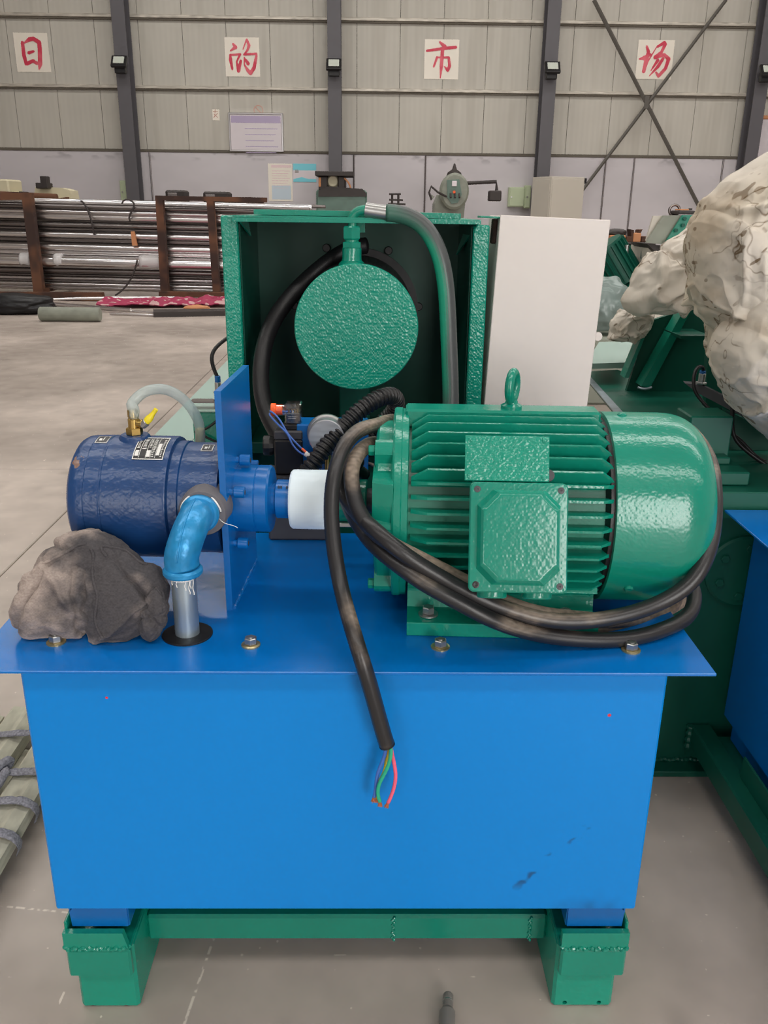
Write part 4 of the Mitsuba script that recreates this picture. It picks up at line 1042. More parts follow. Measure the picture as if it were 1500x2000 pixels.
# ---------------------------------------------------------------- solenoid valve group
VB = (-0.1528, -0.0428)
vb = thing("valve_block", "dark blue hydraulic valve block behind the nylon coupling", "valve block")
part(vb, "body", bbox(-0.165, -0.010, 1.765, 1.835, 0.952, 1.066, 0.003), "blue_part")
part(vb, "manifold", bbox(-0.235, -0.095, 1.790, 1.838, 0.7895, 0.950, 0.004), "dark_iron", label="grimy steel manifold")
part(vb, "cover_plate", slab([(-0.232, 1.737, 0.951), (-0.128, 1.737, 0.951), (-0.128, 1.764, 0.951), (-0.232, 1.838, 0.951)], (0, 0, 0.004)), "dark_iron")
part(vb, "cap_screw", cyl((-0.172, 1.752, 0.955), (-0.172, 1.752, 0.963), 0.006, 0.001, 16), "steel")
part(vb, "name_strip", bbox(-0.03, -0.008, 1.795, 1.81, 1.083, 1.109, 0.002), "cabinet_grey")
sv = thing("solenoid_valve", "black solenoid valve coil with a clear plug connector behind the bearing housing", "solenoid valve")
sx0, sx1, sz0, sz1 = -0.212, -0.151, 0.956, 1.041
part(sv, "coil", bbox(sx0, sx1, 1.755, 1.82, sz0, sz1 - 0.008, 0.003), "black_plastic")
part(sv, "top_cap", bbox(sx0, sx1, 1.757, 1.82, sz1 - 0.008, sz1 + 0.012, 0.003), "dark_iron")
part(sv, "knob", lathe([(0, 0), (0.021, 0), (0.0225, 0.003), (0.0225, 0.014), (0.020, 0.020), (0.018, 0.026), (0, 0.026)], (sx0 - 0.026, 1.787, 1.013), (1, 0, 0), 14), "black_plastic")
kx0, kx1 = -0.189, -0.153
kz0, kz1 = sz1 + 0.012, 1.11
part(sv, "plug_base", bbox(kx0 - 0.004, kx1 + 0.004, 1.766, 1.806, kz0, kz0 + 0.012, 0.002), "black_plastic")
part(sv, "terminal_block", bbox(kx0 + 0.003, kx1 - 0.003, 1.771, 1.801, kz0 + 0.012, kz0 + 0.036, 0.002), "black_plastic")
for k in range(4):
    part(sv, "terminal", cyl((kx0 + 0.009 + 0.006 * k, 1.778 + 0.004 * (k % 2), kz0 + 0.036), (kx0 + 0.009 + 0.006 * k, 1.778 + 0.004 * (k % 2), kz0 + 0.043), 0.0022, n=10), "brass")
part(sv, "print_lines", cat(*[bbox(kx0 + 0.007, kx1 - 0.009 - 0.003 * k, 1.7703, 1.771, kz0 + 0.028 - 0.004 * k, kz0 + 0.0288 - 0.004 * k, 0.0001) for k in range(2)]), "white_print", kind="stuff")
shell = minus(bbox(kx0, kx1, 1.768, 1.804, kz0 + 0.012, kz1, 0.003), bbox(kx0 + 0.0018, kx1 - 0.0018, 1.7698, 1.8022, kz0 + 0.0125, kz1 - 0.0018, 0.002))
part(sv, "clear_cover", shell, "clear_plastic", label="clear plastic connector cover")
nz = 1.093
nx = -0.219
part(sv, "clear_neck", lathe([(0.0125, 0.012), (0.0125, kx0 - nx), (0.0115, kx0 - nx), (0.0115, 0.012)], (nx, 1.786, nz), (1, 0, 0), 28), "clear_plastic")
part(sv, "gland_nut", lathe([(0.006, 0), (0.0135, 0), (0.0145, 0.002), (0.0145, 0.010), (0.0105, 0.011), (0.0105, 0.024), (0.006, 0.024)], (nx, 1.786, nz), (1, 0, 0), 16), "orange", label="orange gland nut and seal", smooth=30)
for i, path in enumerate(([(-0.169, 1.786, 1.09), (-0.202, 1.786, 1.09), (-0.22, 1.78, 1.092), (-0.213, 1.765, 1.091), (-0.196, 1.75, 1.077), (-0.181, 1.74, 1.054), (-0.166, 1.735, 1.037), (-0.152, 1.73, 1.024), (-0.141, 1.725, 1.015)],
                          [(-0.17, 1.788, 1.086), (-0.203, 1.788, 1.085), (-0.221, 1.775, 1.087), (-0.213, 1.76, 1.079), (-0.195, 1.745, 1.065), (-0.179, 1.735, 1.05), (-0.171, 1.73, 1.034), (-0.156, 1.725, 1.017), (-0.142, 1.722, 1.01)])):
    part(sv, "lead_wire", tube(path, 0.0021, n=10, step=0.004), "wire_blue", smooth=True, label="blue lead wire")
part(sv, "red_sleeve", tube([(-0.15, 1.728, 1.023), (-0.14, 1.724, 1.015)], 0.0028, n=10, straight=True), "orange")
part(sv, "lead_sheath", tube([(-0.143, 1.724, 1.014), (-0.134, 1.722, 1.007), (-0.124, 1.72, 0.994)], 0.0056, n=14, step=0.004), "tape_white", smooth=True, label="white outer sheath of the leads")
gx, gz = -0.098, 1.05
pg = thing("pressure_gauge", "round metal pressure gauge seen from the back between the solenoid and the corrugated conduit", "gauge")
part(pg, "case", lathe([(0, 0), (0.0355, 0.0), (0.0375, 0.002), (0.0382, 0.005), (0.0382, 0.030), (0, 0.030)], (gx, 1.720, gz), (0.02, 1, 0.0), 64), "gauge_metal", smooth=30)
part(pg, "rim", lathe([(0.0382, 0), (0.0415, 0.002), (0.0425, 0.006), (0.0415, 0.010), (0.030, 0.012)], (gx, 1.744, gz + 0.001), (0.02, 1, 0), 64), "steel", smooth=30)
part(pg, "maker_label", bbox(gx + 0.004, gx + 0.020, 1.7185, 1.7203, gz - 0.026, gz - 0.011, 0.0005), "blue_plate")
part(pg, "stem_nut", hexnut((gx + 0.002, 1.745, 0.951), (0, 0, 1), 0.013, 0.013), "brass")
part(pg, "stem", cat(cyl((gx + 0.002, 1.745, 0.955), (gx + 0.002, 1.745, gz - 0.035), 0.0075, n=20)), "brass", smooth=30, label="brass stem")
# loose thin cables beside the valve
solo("thin_cable", tube([(-0.032, 1.8, 0.97), (0, 1.78, 0.972), (0.022, 1.75, 0.97), (0.052, 1.74, 0.966)], 0.0045, n=10, step=0.006), "cable_rubber", "thin grey cable running behind the green coupling hub", "cable", smooth=True)

# ---------------------------------------------------------------- white control cabinet
WR = trimesh.transformations.rotation_matrix(math.radians(1.9), [0, 1, 0], [0.29, 2.1, 1.03])
wc = thing("control_cabinet", "plain white steel control cabinet hung beside the press housing", "cabinet")
part(wc, "case", bbox(0.282, 0.540, 2.102, 2.32, 0.80, 1.490, 0.004), "white_paint", to=WR)
part(wc, "front_panel", bbox(0.2805, 0.5415, 2.099, 2.103, 0.799, 1.4915, 0.0015), "white_paint", to=WR)
part(wc, "lock_lug", lathe([(0.004, 0), (0.0105, 0), (0.0105, 0.004), (0.004, 0.004)], (0.5485, 2.11, 1.2195), (0, -1, 0), 24), "white_paint", to=WR)
part(wc, "hinge_bracket", bbox(0.270, 0.2805, 2.14, 2.17, 1.425, 1.482, 0.002), "rust", to=WR, label="rusty hinge bracket")
part(wc, "top_strap", bbox(0.235, 0.30, 2.11, 2.17, 1.483, 1.4875, 0.001), "green_flat", to=WR)
for px, py in ((1062, 557), (1137, 610), (998, 560)):
    pass

# ---------------------------------------------------------------- press bed at the left with its sensor
bed = thing("press_bed", "green machine bed coloured with a pale sheen running back beside the press housing", "machine bed")
part(bed, "side_flange", slab([(-0.815, 2.3, 0.70), (-0.66, 2.3, 0.70), (-0.66, 6.5, 0.70), (-0.815, 6.5, 0.70)], (0, 0, -0.02)), "sheen_pale")
part(bed, "top_plate", slab([(-0.66, 2.3, 0.695), (-0.30, 2.3, 0.695), (-0.30, 6.5, 0.695), (-0.66, 6.5, 0.695)], (0, 0, -0.02)), "sheen_pale")
part(bed, "side_wall", bbox(-0.80, -0.78, 2.32, 6.48, 0.0, 0.68, 0.002), "green_flat")
part(bed, "end_wall", bbox(-0.78, -0.37, 2.32, 2.34, 0.0, 0.675, 0.002), "green_flat")
part(bed, "upright_box", bbox(-0.566, -0.40, 2.60, 2.78, 0.70, 0.898, 0.003), "green_gloss")
part(bed, "box_lid", bbox(-0.572, -0.40, 2.595, 2.79, 0.898, 0.903, 0.001), "sheen_pale")
sn = thing("proximity_sensor", "small proximity sensor on a bracket behind the upright blue plate", "sensor")
part(sn, "bracket", cat(bbox(-0.575, -0.44, 2.62, 2.66, 0.922, 0.928, 0.001), bbox(-0.50, -0.47, 2.62, 2.65, 0.903, 0.922, 0.001)), "dull_bar")
part(sn, "barrel", cyl((-0.488, 2.64, 0.928), (-0.488, 2.64, 0.985), 0.010, 0.001, 18), "steel", smooth=30)
part(sn, "lock_nut", hexnut((-0.488, 2.64, 0.928), (0, 0, 1), 0.017, 0.006), "steel")
part(sn, "lock_nut", hexnut((-0.488, 2.64, 0.952), (0, 0, 1), 0.017, 0.006), "steel")
part(sn, "cap", cyl((-0.488, 2.64, 0.985), (-0.488, 2.64, 1.005), 0.009, 0.001, 18), "blue_part", smooth=30)
part(sn, "lead", tube([(-0.488, 2.64, 1.0), (-0.500, 2.645, 1.03), (-0.505, 2.66, 1.065), (-0.48, 2.70, 1.10), (-0.44, 2.74, 1.13)], 0.006, n=10, step=0.008), "black_rubber", smooth=True)
for p in ([(-0.558, 2.58, 0.837), (-0.527, 2.585, 0.847), (-0.486, 2.59, 0.876)], [(-0.558, 2.58, 0.842), (-0.52, 2.585, 0.819), (-0.482, 2.59, 0.8)]):
    solo("thin_cable", tube(p, 0.004, n=8, step=0.008), "black_rubber", "thin dark lead crossing the green box behind the clear hose, " + ("upper" if len(labels) % 2 else "lower") + " one", "cable", smooth=True)

# ================================================================ second machine at the right
m2 = thing("green_machine", "large green machine frame at the right in a shade-darkened colour, half under a dirty tarpaulin", "machine")
# lower body
part(m2, "front_plate", bbox(0.46, 2.4, 2.04, 2.07, 0.0, 0.828, 0.003), "green_deep_shade")
part(m2, "foot_flange", bbox(0.46, 2.4, 1.985, 2.07, 0.0, 0.018, 0.003), "green_deep_shade")
part(m2, "weld_bead", tube([(0.5 + 0.01 * k, 2.038, 0.022 + 0.002 * math.sin(k * 1.7)) for k in range(120)], lambda t: 0.006 + 0.0015 * np.sin(t * 500), n=8, step=0.004), "green_deep_shade")
part(m2, "ledge", bbox(0.46, 2.4, 2.04, 2.62, 0.81, 0.830, 0.003), "green_deep_shade")
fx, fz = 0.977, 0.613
cov = part(m2, "round_cover", lathe([(0, 0), (0.094, 0), (0.100, 0.004), (0.100, 0.014), (0, 0.014)], (fx, 2.026, fz), (0, 1, 0), 64), "green_deep_shade", smooth=30)
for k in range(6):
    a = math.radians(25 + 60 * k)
    part(cov, "bolt", hexnut((fx + 0.068 * math.cos(a), 2.027, fz + 0.068 * math.sin(a)), (0, -1, 0), 0.012, 0.008), "green_deep_shade")
part(m2, "foot_block", bbox(0.80, 0.982, 2.09, 2.30, 0.831, 0.868, 0.004), "green_deep_shade")
part(m2, "rear_wall", bbox(0.46, 2.4, 2.60, 2.63, 0.0, 0.90, 0.003), "green_deep_shade")
part(m2, "upright_block", bbox(0.848, 0.965, 2.20, 2.31, 0.868, 0.990, 0.004), "green_deep_shade")
part(m2, "low_block", bbox(0.80, 0.955, 2.16, 2.20, 0.868, 0.888, 0.003), "green_deep_shade")
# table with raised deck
part(m2, "table", slab([(0.839, 3.355, 0.9), (0.989, 3.408, 0.9), (1.029, 3.233, 0.9), (1.332, 3.247, 0.9), (1.075, 2.577, 0.9), (0.775, 2.567, 0.9)], (0, 0, -0.02)), "green_deep_shade")
part(m2, "table_apron", slab([(0.801, 2.6, 0.887), (1.093, 2.6, 0.895), (1.113, 2.6, 0.752), (0.816, 2.6, 0.75)], (0, 0.02, 0)), "green_deep_shade")
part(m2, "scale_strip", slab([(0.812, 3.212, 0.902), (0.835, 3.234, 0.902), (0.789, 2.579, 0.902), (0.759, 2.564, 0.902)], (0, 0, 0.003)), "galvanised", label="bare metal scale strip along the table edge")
part(m2, "deck", slab([(0.846, 3.288, 0.98), (0.959, 3.619, 0.98), (1.115, 3.658, 0.98), (0.929, 3.105, 0.98), (0.797, 3.076, 0.98)], (0, 0, -0.02)), "sheen_pale", label="raised deck coloured with a pale sheen")
part(m2, "deck_post", bbox(1.026, 1.056, 3.55, 3.60, 0.88, 0.965, 0.002), "green_deep_shade")
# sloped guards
part(m2, "guard_plate", slab([(0.955, 2.98, 1.144), (1.136, 2.98, 1.203), (1.187, 2.98, 1.195), (1.232, 2.98, 0.881), (0.903, 2.98, 0.888)], (0, 0.02, 0)), "green_deep_shade")
part(m2, "sloped_bar", slab([(1.051, 2.9, 1.205), (1.078, 2.9, 1.212), (0.962, 2.9, 0.928), (0.93, 2.9, 0.933)], (0, 0.07, 0)), "green_flat", label="sloping flat bar across the guard")  # lighter green stands in for light from above on this bar
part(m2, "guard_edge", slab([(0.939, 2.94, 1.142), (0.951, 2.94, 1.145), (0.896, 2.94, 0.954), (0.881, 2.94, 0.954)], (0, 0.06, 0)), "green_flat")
part(m2, "shelf_rib", slab([(1.01, 2.8, 1.12), (1.112, 2.8, 1.121), (1.114, 2.8, 1.103), (1.012, 2.8, 1.11)], (0, 0.18, 0)), "green_deep_shade")
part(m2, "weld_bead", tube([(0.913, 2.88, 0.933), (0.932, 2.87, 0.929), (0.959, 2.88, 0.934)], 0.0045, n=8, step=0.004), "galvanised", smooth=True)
part(m2, "upright_plate", slab([(1.03, 2.62, 1.17), (1.1, 2.62, 1.171), (1.155, 2.62, 0.915), (1.052, 2.62, 0.923)], (0, 0.03, 0)), "green_deep_shade")
part(m2, "inner_wall", slab([(1.047, 2.66, 1.228), (1.314, 2.66, 1.23), (1.428, 2.66, 0.585), (1.139, 2.66, 0.583)], (0, 0.03, 0)), "green_deep_shade")
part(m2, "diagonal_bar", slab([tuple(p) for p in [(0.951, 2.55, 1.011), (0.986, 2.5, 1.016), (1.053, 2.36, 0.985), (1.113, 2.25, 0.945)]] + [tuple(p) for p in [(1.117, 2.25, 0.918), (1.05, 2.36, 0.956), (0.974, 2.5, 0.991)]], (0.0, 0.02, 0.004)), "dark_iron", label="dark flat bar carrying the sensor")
part(m2, "side_block", slab([(1.046, 2.45, 0.953), (1.182, 2.45, 0.889), (1.269, 2.45, 0.649), (1.102, 2.45, 0.648)], (0, 0.03, 0)), "green_deep_shade")
sn = thing("proximity_sensor", "small metal sensor with a looped black lead on the dark bar beside the tarpaulin", "sensor")
s0 = np.array((0.981, 2.5, 1.019))
part(sn, "barrel", cyl(s0, s0 + [0, 0, 0.032], 0.0105, 0.001, 20), "steel", smooth=30)
part(sn, "cap", cyl(s0 + [0, 0, 0.032], s0 + [0, 0, 0.040], 0.009, 0.001, 20), "blue_part", smooth=30)
part(sn, "lock_nut", hexnut(s0, (0, 0, 1), 0.016, 0.007), "steel")
part(sn, "lead", tube([tuple(s0 + [0, 0, 0.038])] + [(0.982, 2.5, 1.065), (0.958, 2.48, 1.073), (0.942, 2.46, 1.054), (0.939, 2.44, 1.018), (0.951, 2.43, 0.995), (0.976, 2.4, 0.964), (1.015, 2.38, 0.916), (1.053, 2.36, 0.891), (1.095, 2.34, 0.851), (1.155, 2.33, 0.823)], 0.0052, n=10, step=0.008), "black_rubber", smooth=True, label="black sensor lead")
solo("thin_cable", tube([(1.022, 2.36, 0.996), (1.022, 2.34, 0.941), (1.033, 2.33, 0.898), (1.062, 2.32, 0.867), (1.107, 2.31, 0.836), (1.159, 2.3, 0.806)], 0.006, n=10, step=0.008), "black_rubber", "thin black cable hanging from the dark bar under the tarpaulin", "cable", smooth=True)

# ---------------------------------------------------------------- second tank and stand
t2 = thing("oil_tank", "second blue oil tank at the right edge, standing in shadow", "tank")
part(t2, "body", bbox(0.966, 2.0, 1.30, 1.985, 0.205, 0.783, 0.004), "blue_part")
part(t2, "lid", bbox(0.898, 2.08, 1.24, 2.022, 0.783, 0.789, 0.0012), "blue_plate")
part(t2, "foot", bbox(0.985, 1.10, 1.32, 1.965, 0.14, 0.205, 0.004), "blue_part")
st2 = thing("support_stand", "second green welded stand under the shaded blue tank at the right edge", "stand")
part(st2, "side_beam", bbox(0.905, 0.960, 1.0, 2.038, 0.072, 0.142, 0.005), "green_deep_shade")
part(st2, "weld_bead", tube([(0.900, 2.028, 0.07 + 0.006 * k) for k in range(13)], lambda t: 0.010 + 0.002 * np.sin(t * 300), n=8, step=0.004), "green_deep_shade")
part(st2, "side_stop", bbox(0.945, 0.951, 1.62, 1.80, 0.142, 0.205, 0.002), "green_deep_shade")
part(st2, "leg", bbox(0.962, 1.10, 1.32, 1.44, 0.0, 0.14, 0.005), "green_deep_shade")
part(st2, "leg", bbox(0.962, 1.10, 1.84, 1.965, 0.0, 0.14, 0.005), "green_deep_shade")
part(st2, "top_plate", bbox(0.955, 1.12, 1.30, 1.98, 0.131, 0.140, 0.002), "green_deep_shade")

# ---------------------------------------------------------------- tarpaulin
def blob(outline, center, Y, front, back, seed, amp, folds, sub=6):
    ic = trimesh.creation.icosphere(sub)
    v = ic.vertices
    o = np.array(outline, float)
    d = o - np.array(center)
    ang, rad = np.arctan2(d[:, 1], d[:, 0]), np.hypot(d[:, 0], d[:, 1])
    k = np.argsort(ang)
    ang, rad = ang[k], rad[k]
    ang, rad = np.concatenate([ang[-3:] - 2 * math.pi, ang, ang[:3] + 2 * math.pi]), np.concatenate([rad[-3:], rad, rad[:3]])
    th = np.arctan2(v[:, 2], v[:, 0])
    sr = np.hypot(v[:, 0], v[:, 2]) ** 0.55
    r = np.interp(th, ang, rad) * sr
    q = np.stack([center[0] + np.cos(th) * r, np.where(v[:, 1] < 0, Y + front * v[:, 1], Y + back * v[:, 1]), center[1] + np.sin(th) * r], 1)
    f = amp * (meshkit.fbm(v * 1.5 + seed, 3, seed) - 0.5)
    for (a, b, c0, w, s) in folds:
        t = v[:, 0] * a + v[:, 2] * b - c0 + 0.25 * (meshkit.fbm(v * 1.8 + c0 * 9 + seed, 3, 3) - 0.5)
        f = f + s * np.exp(-(t / w) ** 2) * (0.2 + 1.1 * meshkit.noise(v * 1.5 + 5 + seed, int(abs(s) * 1000)))
    g = meshkit.fbm(v * [1.6, 2.2, 3.2] + seed * 3, 2, seed + 1)
    f = f + amp * 0.22 * (1 - np.abs(2 * g - 1) * 6).clip(-1, 1) * meshkit.noise(v * 2.0 + 40, seed)
    n = trimesh.Trimesh(q, ic.faces, process=False).vertex_normals
    flat = 1 - 0.8 * np.clip(np.hypot(v[:, 0], v[:, 2]) * 1.0 - 0.75, 0, 1) * 4
    return trimesh.Trimesh(q + n * (f * np.clip(flat, 0.12, 1))[:, None], ic.faces, process=False)


def xz(path):
    return [(p[0], p[2]) for p in path]


A = blob(xz([(0.97, 2.25, 1.641), (0.916, 2.25, 1.603), (0.878, 2.25, 1.576), (0.855, 2.25, 1.538), (0.842, 2.25, 1.506), (0.817, 2.25, 1.479), (0.812, 2.25, 1.437), (0.824, 2.25, 1.354), (0.831, 2.25, 1.313), (0.852, 2.25, 1.268), (0.909, 2.25, 1.209), (0.91, 2.25, 1.153), (0.929, 2.25, 1.102), (0.95, 2.25, 1.05), (1.021, 2.25, 0.978), (1.088, 2.25, 0.923), (1.185, 2.25, 0.855), (1.374, 2.25, 0.915), (1.368, 2.25, 1.274), (1.231, 2.25, 1.608), (1.092, 2.25, 1.665)]),
         (1.053, 1.297), 2.25, 0.26, 0.2, 11, 0.055,
         ((0.8, 0.6, -0.15, 0.07, 0.022), (0.95, -0.3, -0.35, 0.04, -0.02), (0.5, 0.85, 0.3, 0.04, 0.02), (1.0, 0.2, 0.05, 0.035, -0.02), (0.7, -0.7, 0.1, 0.04, 0.024), (0.2, 1.0, -0.35, 0.035, -0.02), (0.6, 0.8, -0.5, 0.035, 0.02), (0.9, -0.45, -0.6, 0.04, 0.022)), 7)
A2 = blob(xz([(0.994, 2.12, 1.375), (0.956, 2.12, 1.361), (0.923, 2.12, 1.333), (0.899, 2.12, 1.293), (0.88, 2.12, 1.248), (0.861, 2.12, 1.214), (0.858, 2.12, 1.173), (0.872, 2.12, 1.129), (0.895, 2.12, 1.076), (0.962, 2.12, 1.008), (1.025, 2.12, 0.956), (1.117, 2.12, 0.892), (1.268, 2.12, 0.948), (1.272, 2.12, 1.187), (1.135, 2.12, 1.359)]),
          (1.041, 1.172), 2.12, 0.20, 0.15, 17, 0.03,
          ((0.95, -0.3, -0.35, 0.05, 0.018), (0.9, 0.3, -0.1, 0.04, -0.015), (0.8, -0.6, -0.5, 0.04, 0.014), (0.7, 0.7, 0.2, 0.05, 0.016)))
B = blob(xz([(1.087, 2.75, 1.496), (1, 2.75, 1.471), (0.952, 2.75, 1.439), (0.891, 2.75, 1.39), (0.833, 2.75, 1.343), (0.813, 2.75, 1.278), (0.788, 2.75, 1.234), (0.801, 2.75, 1.208), (0.841, 2.75, 1.187), (0.884, 2.75, 1.197), (0.949, 2.75, 1.211), (1.022, 2.75, 1.226), (1.128, 2.75, 1.219), (1.207, 2.75, 1.345)]),
         (0.96, 1.312), 2.75, 0.12, 0.10, 23, 0.05,
         ((0.9, 0.5, -0.35, 0.09, 0.03), (0.6, -0.8, 0.2, 0.08, -0.03), (1.0, 0.1, 0.35, 0.07, 0.035), (0.7, 0.7, 0.1, 0.06, -0.03)), 5)
C = blob(xz([(0.958, 2.95, 1.175), (0.895, 2.95, 1.185), (0.847, 2.95, 1.174), (0.825, 2.95, 1.146), (0.822, 2.95, 1.108), (0.813, 2.95, 1.085), (0.869, 2.95, 1.082), (0.919, 2.95, 1.095), (0.954, 2.95, 1.127)]),
         (0.889, 1.137), 2.95, 0.06, 0.08, 31, 0.02, ((0.9, 0.3, -0.2, 0.1, 0.012),), 5)
tp = thing("tarpaulin", "dirty cream tarpaulin with brown creases heaped over the right-hand machine", "tarpaulin")
part(tp, "main_sheet", A, "tarp_cloth", smooth=True)
part(tp, "overlapping_sheet", A2, "tarp_cloth", smooth=True)
part(tp, "hanging_corner", B, "tarp_cloth", smooth=True)
part(tp, "trailing_flap", C, "tarp_cloth", smooth=True)

# ---------------------------------------------------------------- boards tied in a bundle, left foreground
plk = []
for i, (x0, x1, z0, z1, y0, y1) in enumerate(((-0.945, -0.853, 0.045, 0.092, 0.7, 2.12), (-1.075, -0.985, 0.045, 0.094, 0.8, 2.19), (-1.185, -1.085, 0.045, 0.090, 0.9, 2.16), (-1.02, -0.93, 0.0, 0.044, 0.8, 2.05), (-1.19, -1.10, 0.0, 0.044, 0.8, 2.1))):
    lab = ["pale weathered board nearest the blue tank in the tied bundle", "pale weathered board in the middle of the tied bundle", "pale weathered board farthest from the tank in the tied bundle", "pale bearer under the right of the tied bundle", "pale bearer under the left of the tied bundle"][i]
    k = thing("timber_board", lab, "board", "boards tied in a bundle on the floor")
    m = prism([(x0, z0), (x1, z0), (x1, z1 - 0.012), (x1 - 0.03, z1), ((x0 + x1) / 2, z1 - 0.004), (x0 + 0.01, z1), (x0, z1 - 0.01)], "xz", y0, y1)
    part(k, "plank", m, "timber")
for i, (y, dz) in enumerate(((1.63, 0.0), (1.745, 0.002), (1.86, 0.0), (2.04, 0.0))):
    lab = "grey woven cloth strip tied across the board bundle, " + ["nearest the camera", "second from the camera", "knotted one between the boards", "farthest from the camera"][i]
    k = thing("cloth_strip", lab, "strap", "cloth strips round the board bundle")
    top = [(-1.20, y - 0.02, 0.02), (-1.19, y - 0.015, 0.092), (-1.09, y - 0.01, 0.101), (-0.98, y, 0.104), (-0.93, y + 0.004, 0.103), (-0.87, y + 0.008, 0.101), (-0.846, y + 0.010, 0.088), (-0.843, y + 0.012, 0.04)]
    sp, _ = spline(top, 0.01)
    v = []
    for p in sp:
        for a in np.linspace(0, 2 * math.pi, 8, endpoint=False):
            v.append(p + np.array([0.004 * math.sin(p[0] * 90), 0.014 * math.cos(a), 0.006 * math.sin(a)]) + 0.003 * (rng.random(3) - 0.5))
    part(k, "band", rings(np.array(v), 8, len(sp)), "strap_cloth", smooth=True)
    if i in (0, 2):
        kp = [(-0.965, y + 0.01, 0.10), (-0.955, y + 0.035, 0.118), (-0.975, y - 0.01, 0.122), (-0.985, y - 0.045, 0.106), (-0.965, y - 0.055, 0.098), (-0.955, y - 0.03, 0.104), (-0.945, y + 0.0, 0.112)]
        part(k, "knot", tube(kp, 0.012, n=10, step=0.008), "strap_cloth", smooth=True)

# ---------------------------------------------------------------- steel shaft end on the floor in front
sh = thing("steel_shaft", "dull grey steel shaft with a threaded neck lying on the floor at the bottom edge", "shaft")
d = np.array([0.0085, 0.07, 0.0]) / np.linalg.norm([0.0085, 0.07, 0])
s0 = np.array([0.1507, 1.2066, 0.0157]) - d * 0.525
part(sh, "body", lathe([(0, 0), (0.0155, 0), (0.0155, 0.550), (0.0120, 0.556), (0, 0.556)], s0, d, 32), "shaft_grey", smooth=30)
nk = [(0.0085, 0.555), (0.0085, 0.560), (0.0100, 0.561), (0.0100, 0.572), (0.0090, 0.573), (0.0090, 0.576), (0.0102, 0.577), (0.0102, 0.588), (0.0085, 0.591), (0, 0.591)]
part(sh, "threaded_neck", lathe(nk, s0, d, 28), "shaft_grey", smooth=30)
part(sh, "bright_ring", lathe([(0.0090, 0.5725), (0.0104, 0.5732), (0.0104, 0.5755), (0.0090, 0.5765)], s0, d, 28), "steel", smooth=30)

# ================================================================ far side of the hall
# ---------------------------------------------------------------- bar racks
YR = 15.0
RK = [("rusty steel rack holding the long bars, left one", [(-5.754, 14.7, 1.575), (-5.587, 14.7, 1.593), (-5.588, 14.7, 0.121), (-5.745, 14.7, 0.102)], None),]


def rack(label, posts, bars):
    k = thing("bar_rack", label, "rack", "rusty bar racks")
    for p in posts:
        part(k, "post", slab(p, (0, 0.14, 0)), "rust")
        part(k, "post", slab([(a[0], a[1] + 1.7, a[2]) for a in p], (0, 0.14, 0)), "rust")
    for nm, p, dy in bars:
        part(k, nm, slab(p, (0, dy, 0)), "rust")


rack("rusty steel rack holding the long bars, at the far left",
     [[(-5.75, 14.75, 1.631), (-5.597, 14.75, 1.656), (-5.592, 14.75, 0.099), (-5.75, 14.75, 0.081)]],
     [("top_bar", [(-7.085, 14.75, 1.671), (-5.591, 14.75, 1.702), (-5.606, 14.75, 1.593), (-7.103, 14.75, 1.561)], 0.14), ("base_bar", [(-7.268, 14.6, 0.13), (-4.56, 14.6, 0.14), (-4.54, 14.6, 0.006), (-7.293, 14.6, -0.02)], 0.14), ("cross_tie", [(-5.738, 14.75, 0.173), (-5.583, 14.75, 0.175), (-5.591, 14.75, 0.108), (-5.746, 14.75, 0.106)], 1.84)])
rack("rusty steel U-shaped rack holding the long bars, beside the press housing",
     [[(-3.578, 14.75, 1.662), (-3.462, 14.75, 1.663), (-3.48, 14.75, 0.086), (-3.61, 14.75, 0.085)], [(-2.747, 14.75, 1.64), (-2.638, 14.75, 1.641), (-2.606, 14.75, 0.095), (-2.727, 14.75, 0.093)]],
     [("top_bar", [(-3.577, 14.75, 1.678), (-1.769, 14.75, 1.666), (-1.772, 14.75, 1.595), (-3.583, 14.75, 1.607)], 0.14), ("base_bar", [(-3.602, 14.6, 0.166), (-2.491, 14.6, 0.16), (-2.495, 14.6, 0.076), (-3.609, 14.6, 0.082)], 0.14), ("cross_tie", [(-3.604, 14.75, 0.152), (-3.475, 14.75, 0.154), (-3.48, 14.75, 0.086), (-3.61, 14.75, 0.085)], 1.84)])
# bars: (pixel row at x = 250 in metres of height, radius, material)
rows = []
zz = lambda k: k
HT = {398: 1.548, 404: 1.5, 414: 1.419, 424: 1.339, 440: 1.209, 447: 1.152, 459: 1.054, 469: 0.972, 483: 0.856, 494: 0.765, 512: 0.615, 530: 0.464, 563: 0.184}
spec = [(398, 0.030, 15.10, "dull_bar"), (404, 0.035, 15.0, "dull_bar"), (414, 0.032, 15.0, "chrome_bar"), (424, 0.065, 15.0, "chrome_bar"), (440, 0.034, 15.0, "dull_bar"), (447, 0.030, 15.05, "dull_bar"), (459, 0.05, 15.0, "chrome_bar"),
        (469, 0.045, 15.0, "dull_bar"), (483, 0.055, 15.0, "chrome_bar"), (494, 0.040, 14.98, "chrome_bar"), (512, 0.105, 15.0, "chrome_bar"), (530, 0.05, 15.02, "dull_bar")]
bars = [(HT[a] + 0.0, r, y, m) for a, r, y, m in spec]
z = HT[530] - 0.07
while z > HT[563] - 0.03:
    bars.append((z, 0.026, 15.0 + 0.06 * rng.random(), "dull_bar" if rng.random() < 0.75 else "chrome_bar"))
    z -= 0.050
back = [(HT[398] + 0.02 - 0.115 * k, 0.05 + 0.012 * rng.random(), 15.25 + 0.08 * (k % 2), "dull_bar" if k % 3 else "chrome_bar") for k in range(13)]
top = [(HT[398] + 0.045, 0.028, 15.35, "dull_bar"), (HT[404] - 0.01, 0.03, 15.45, "dull_bar")]
placed = []
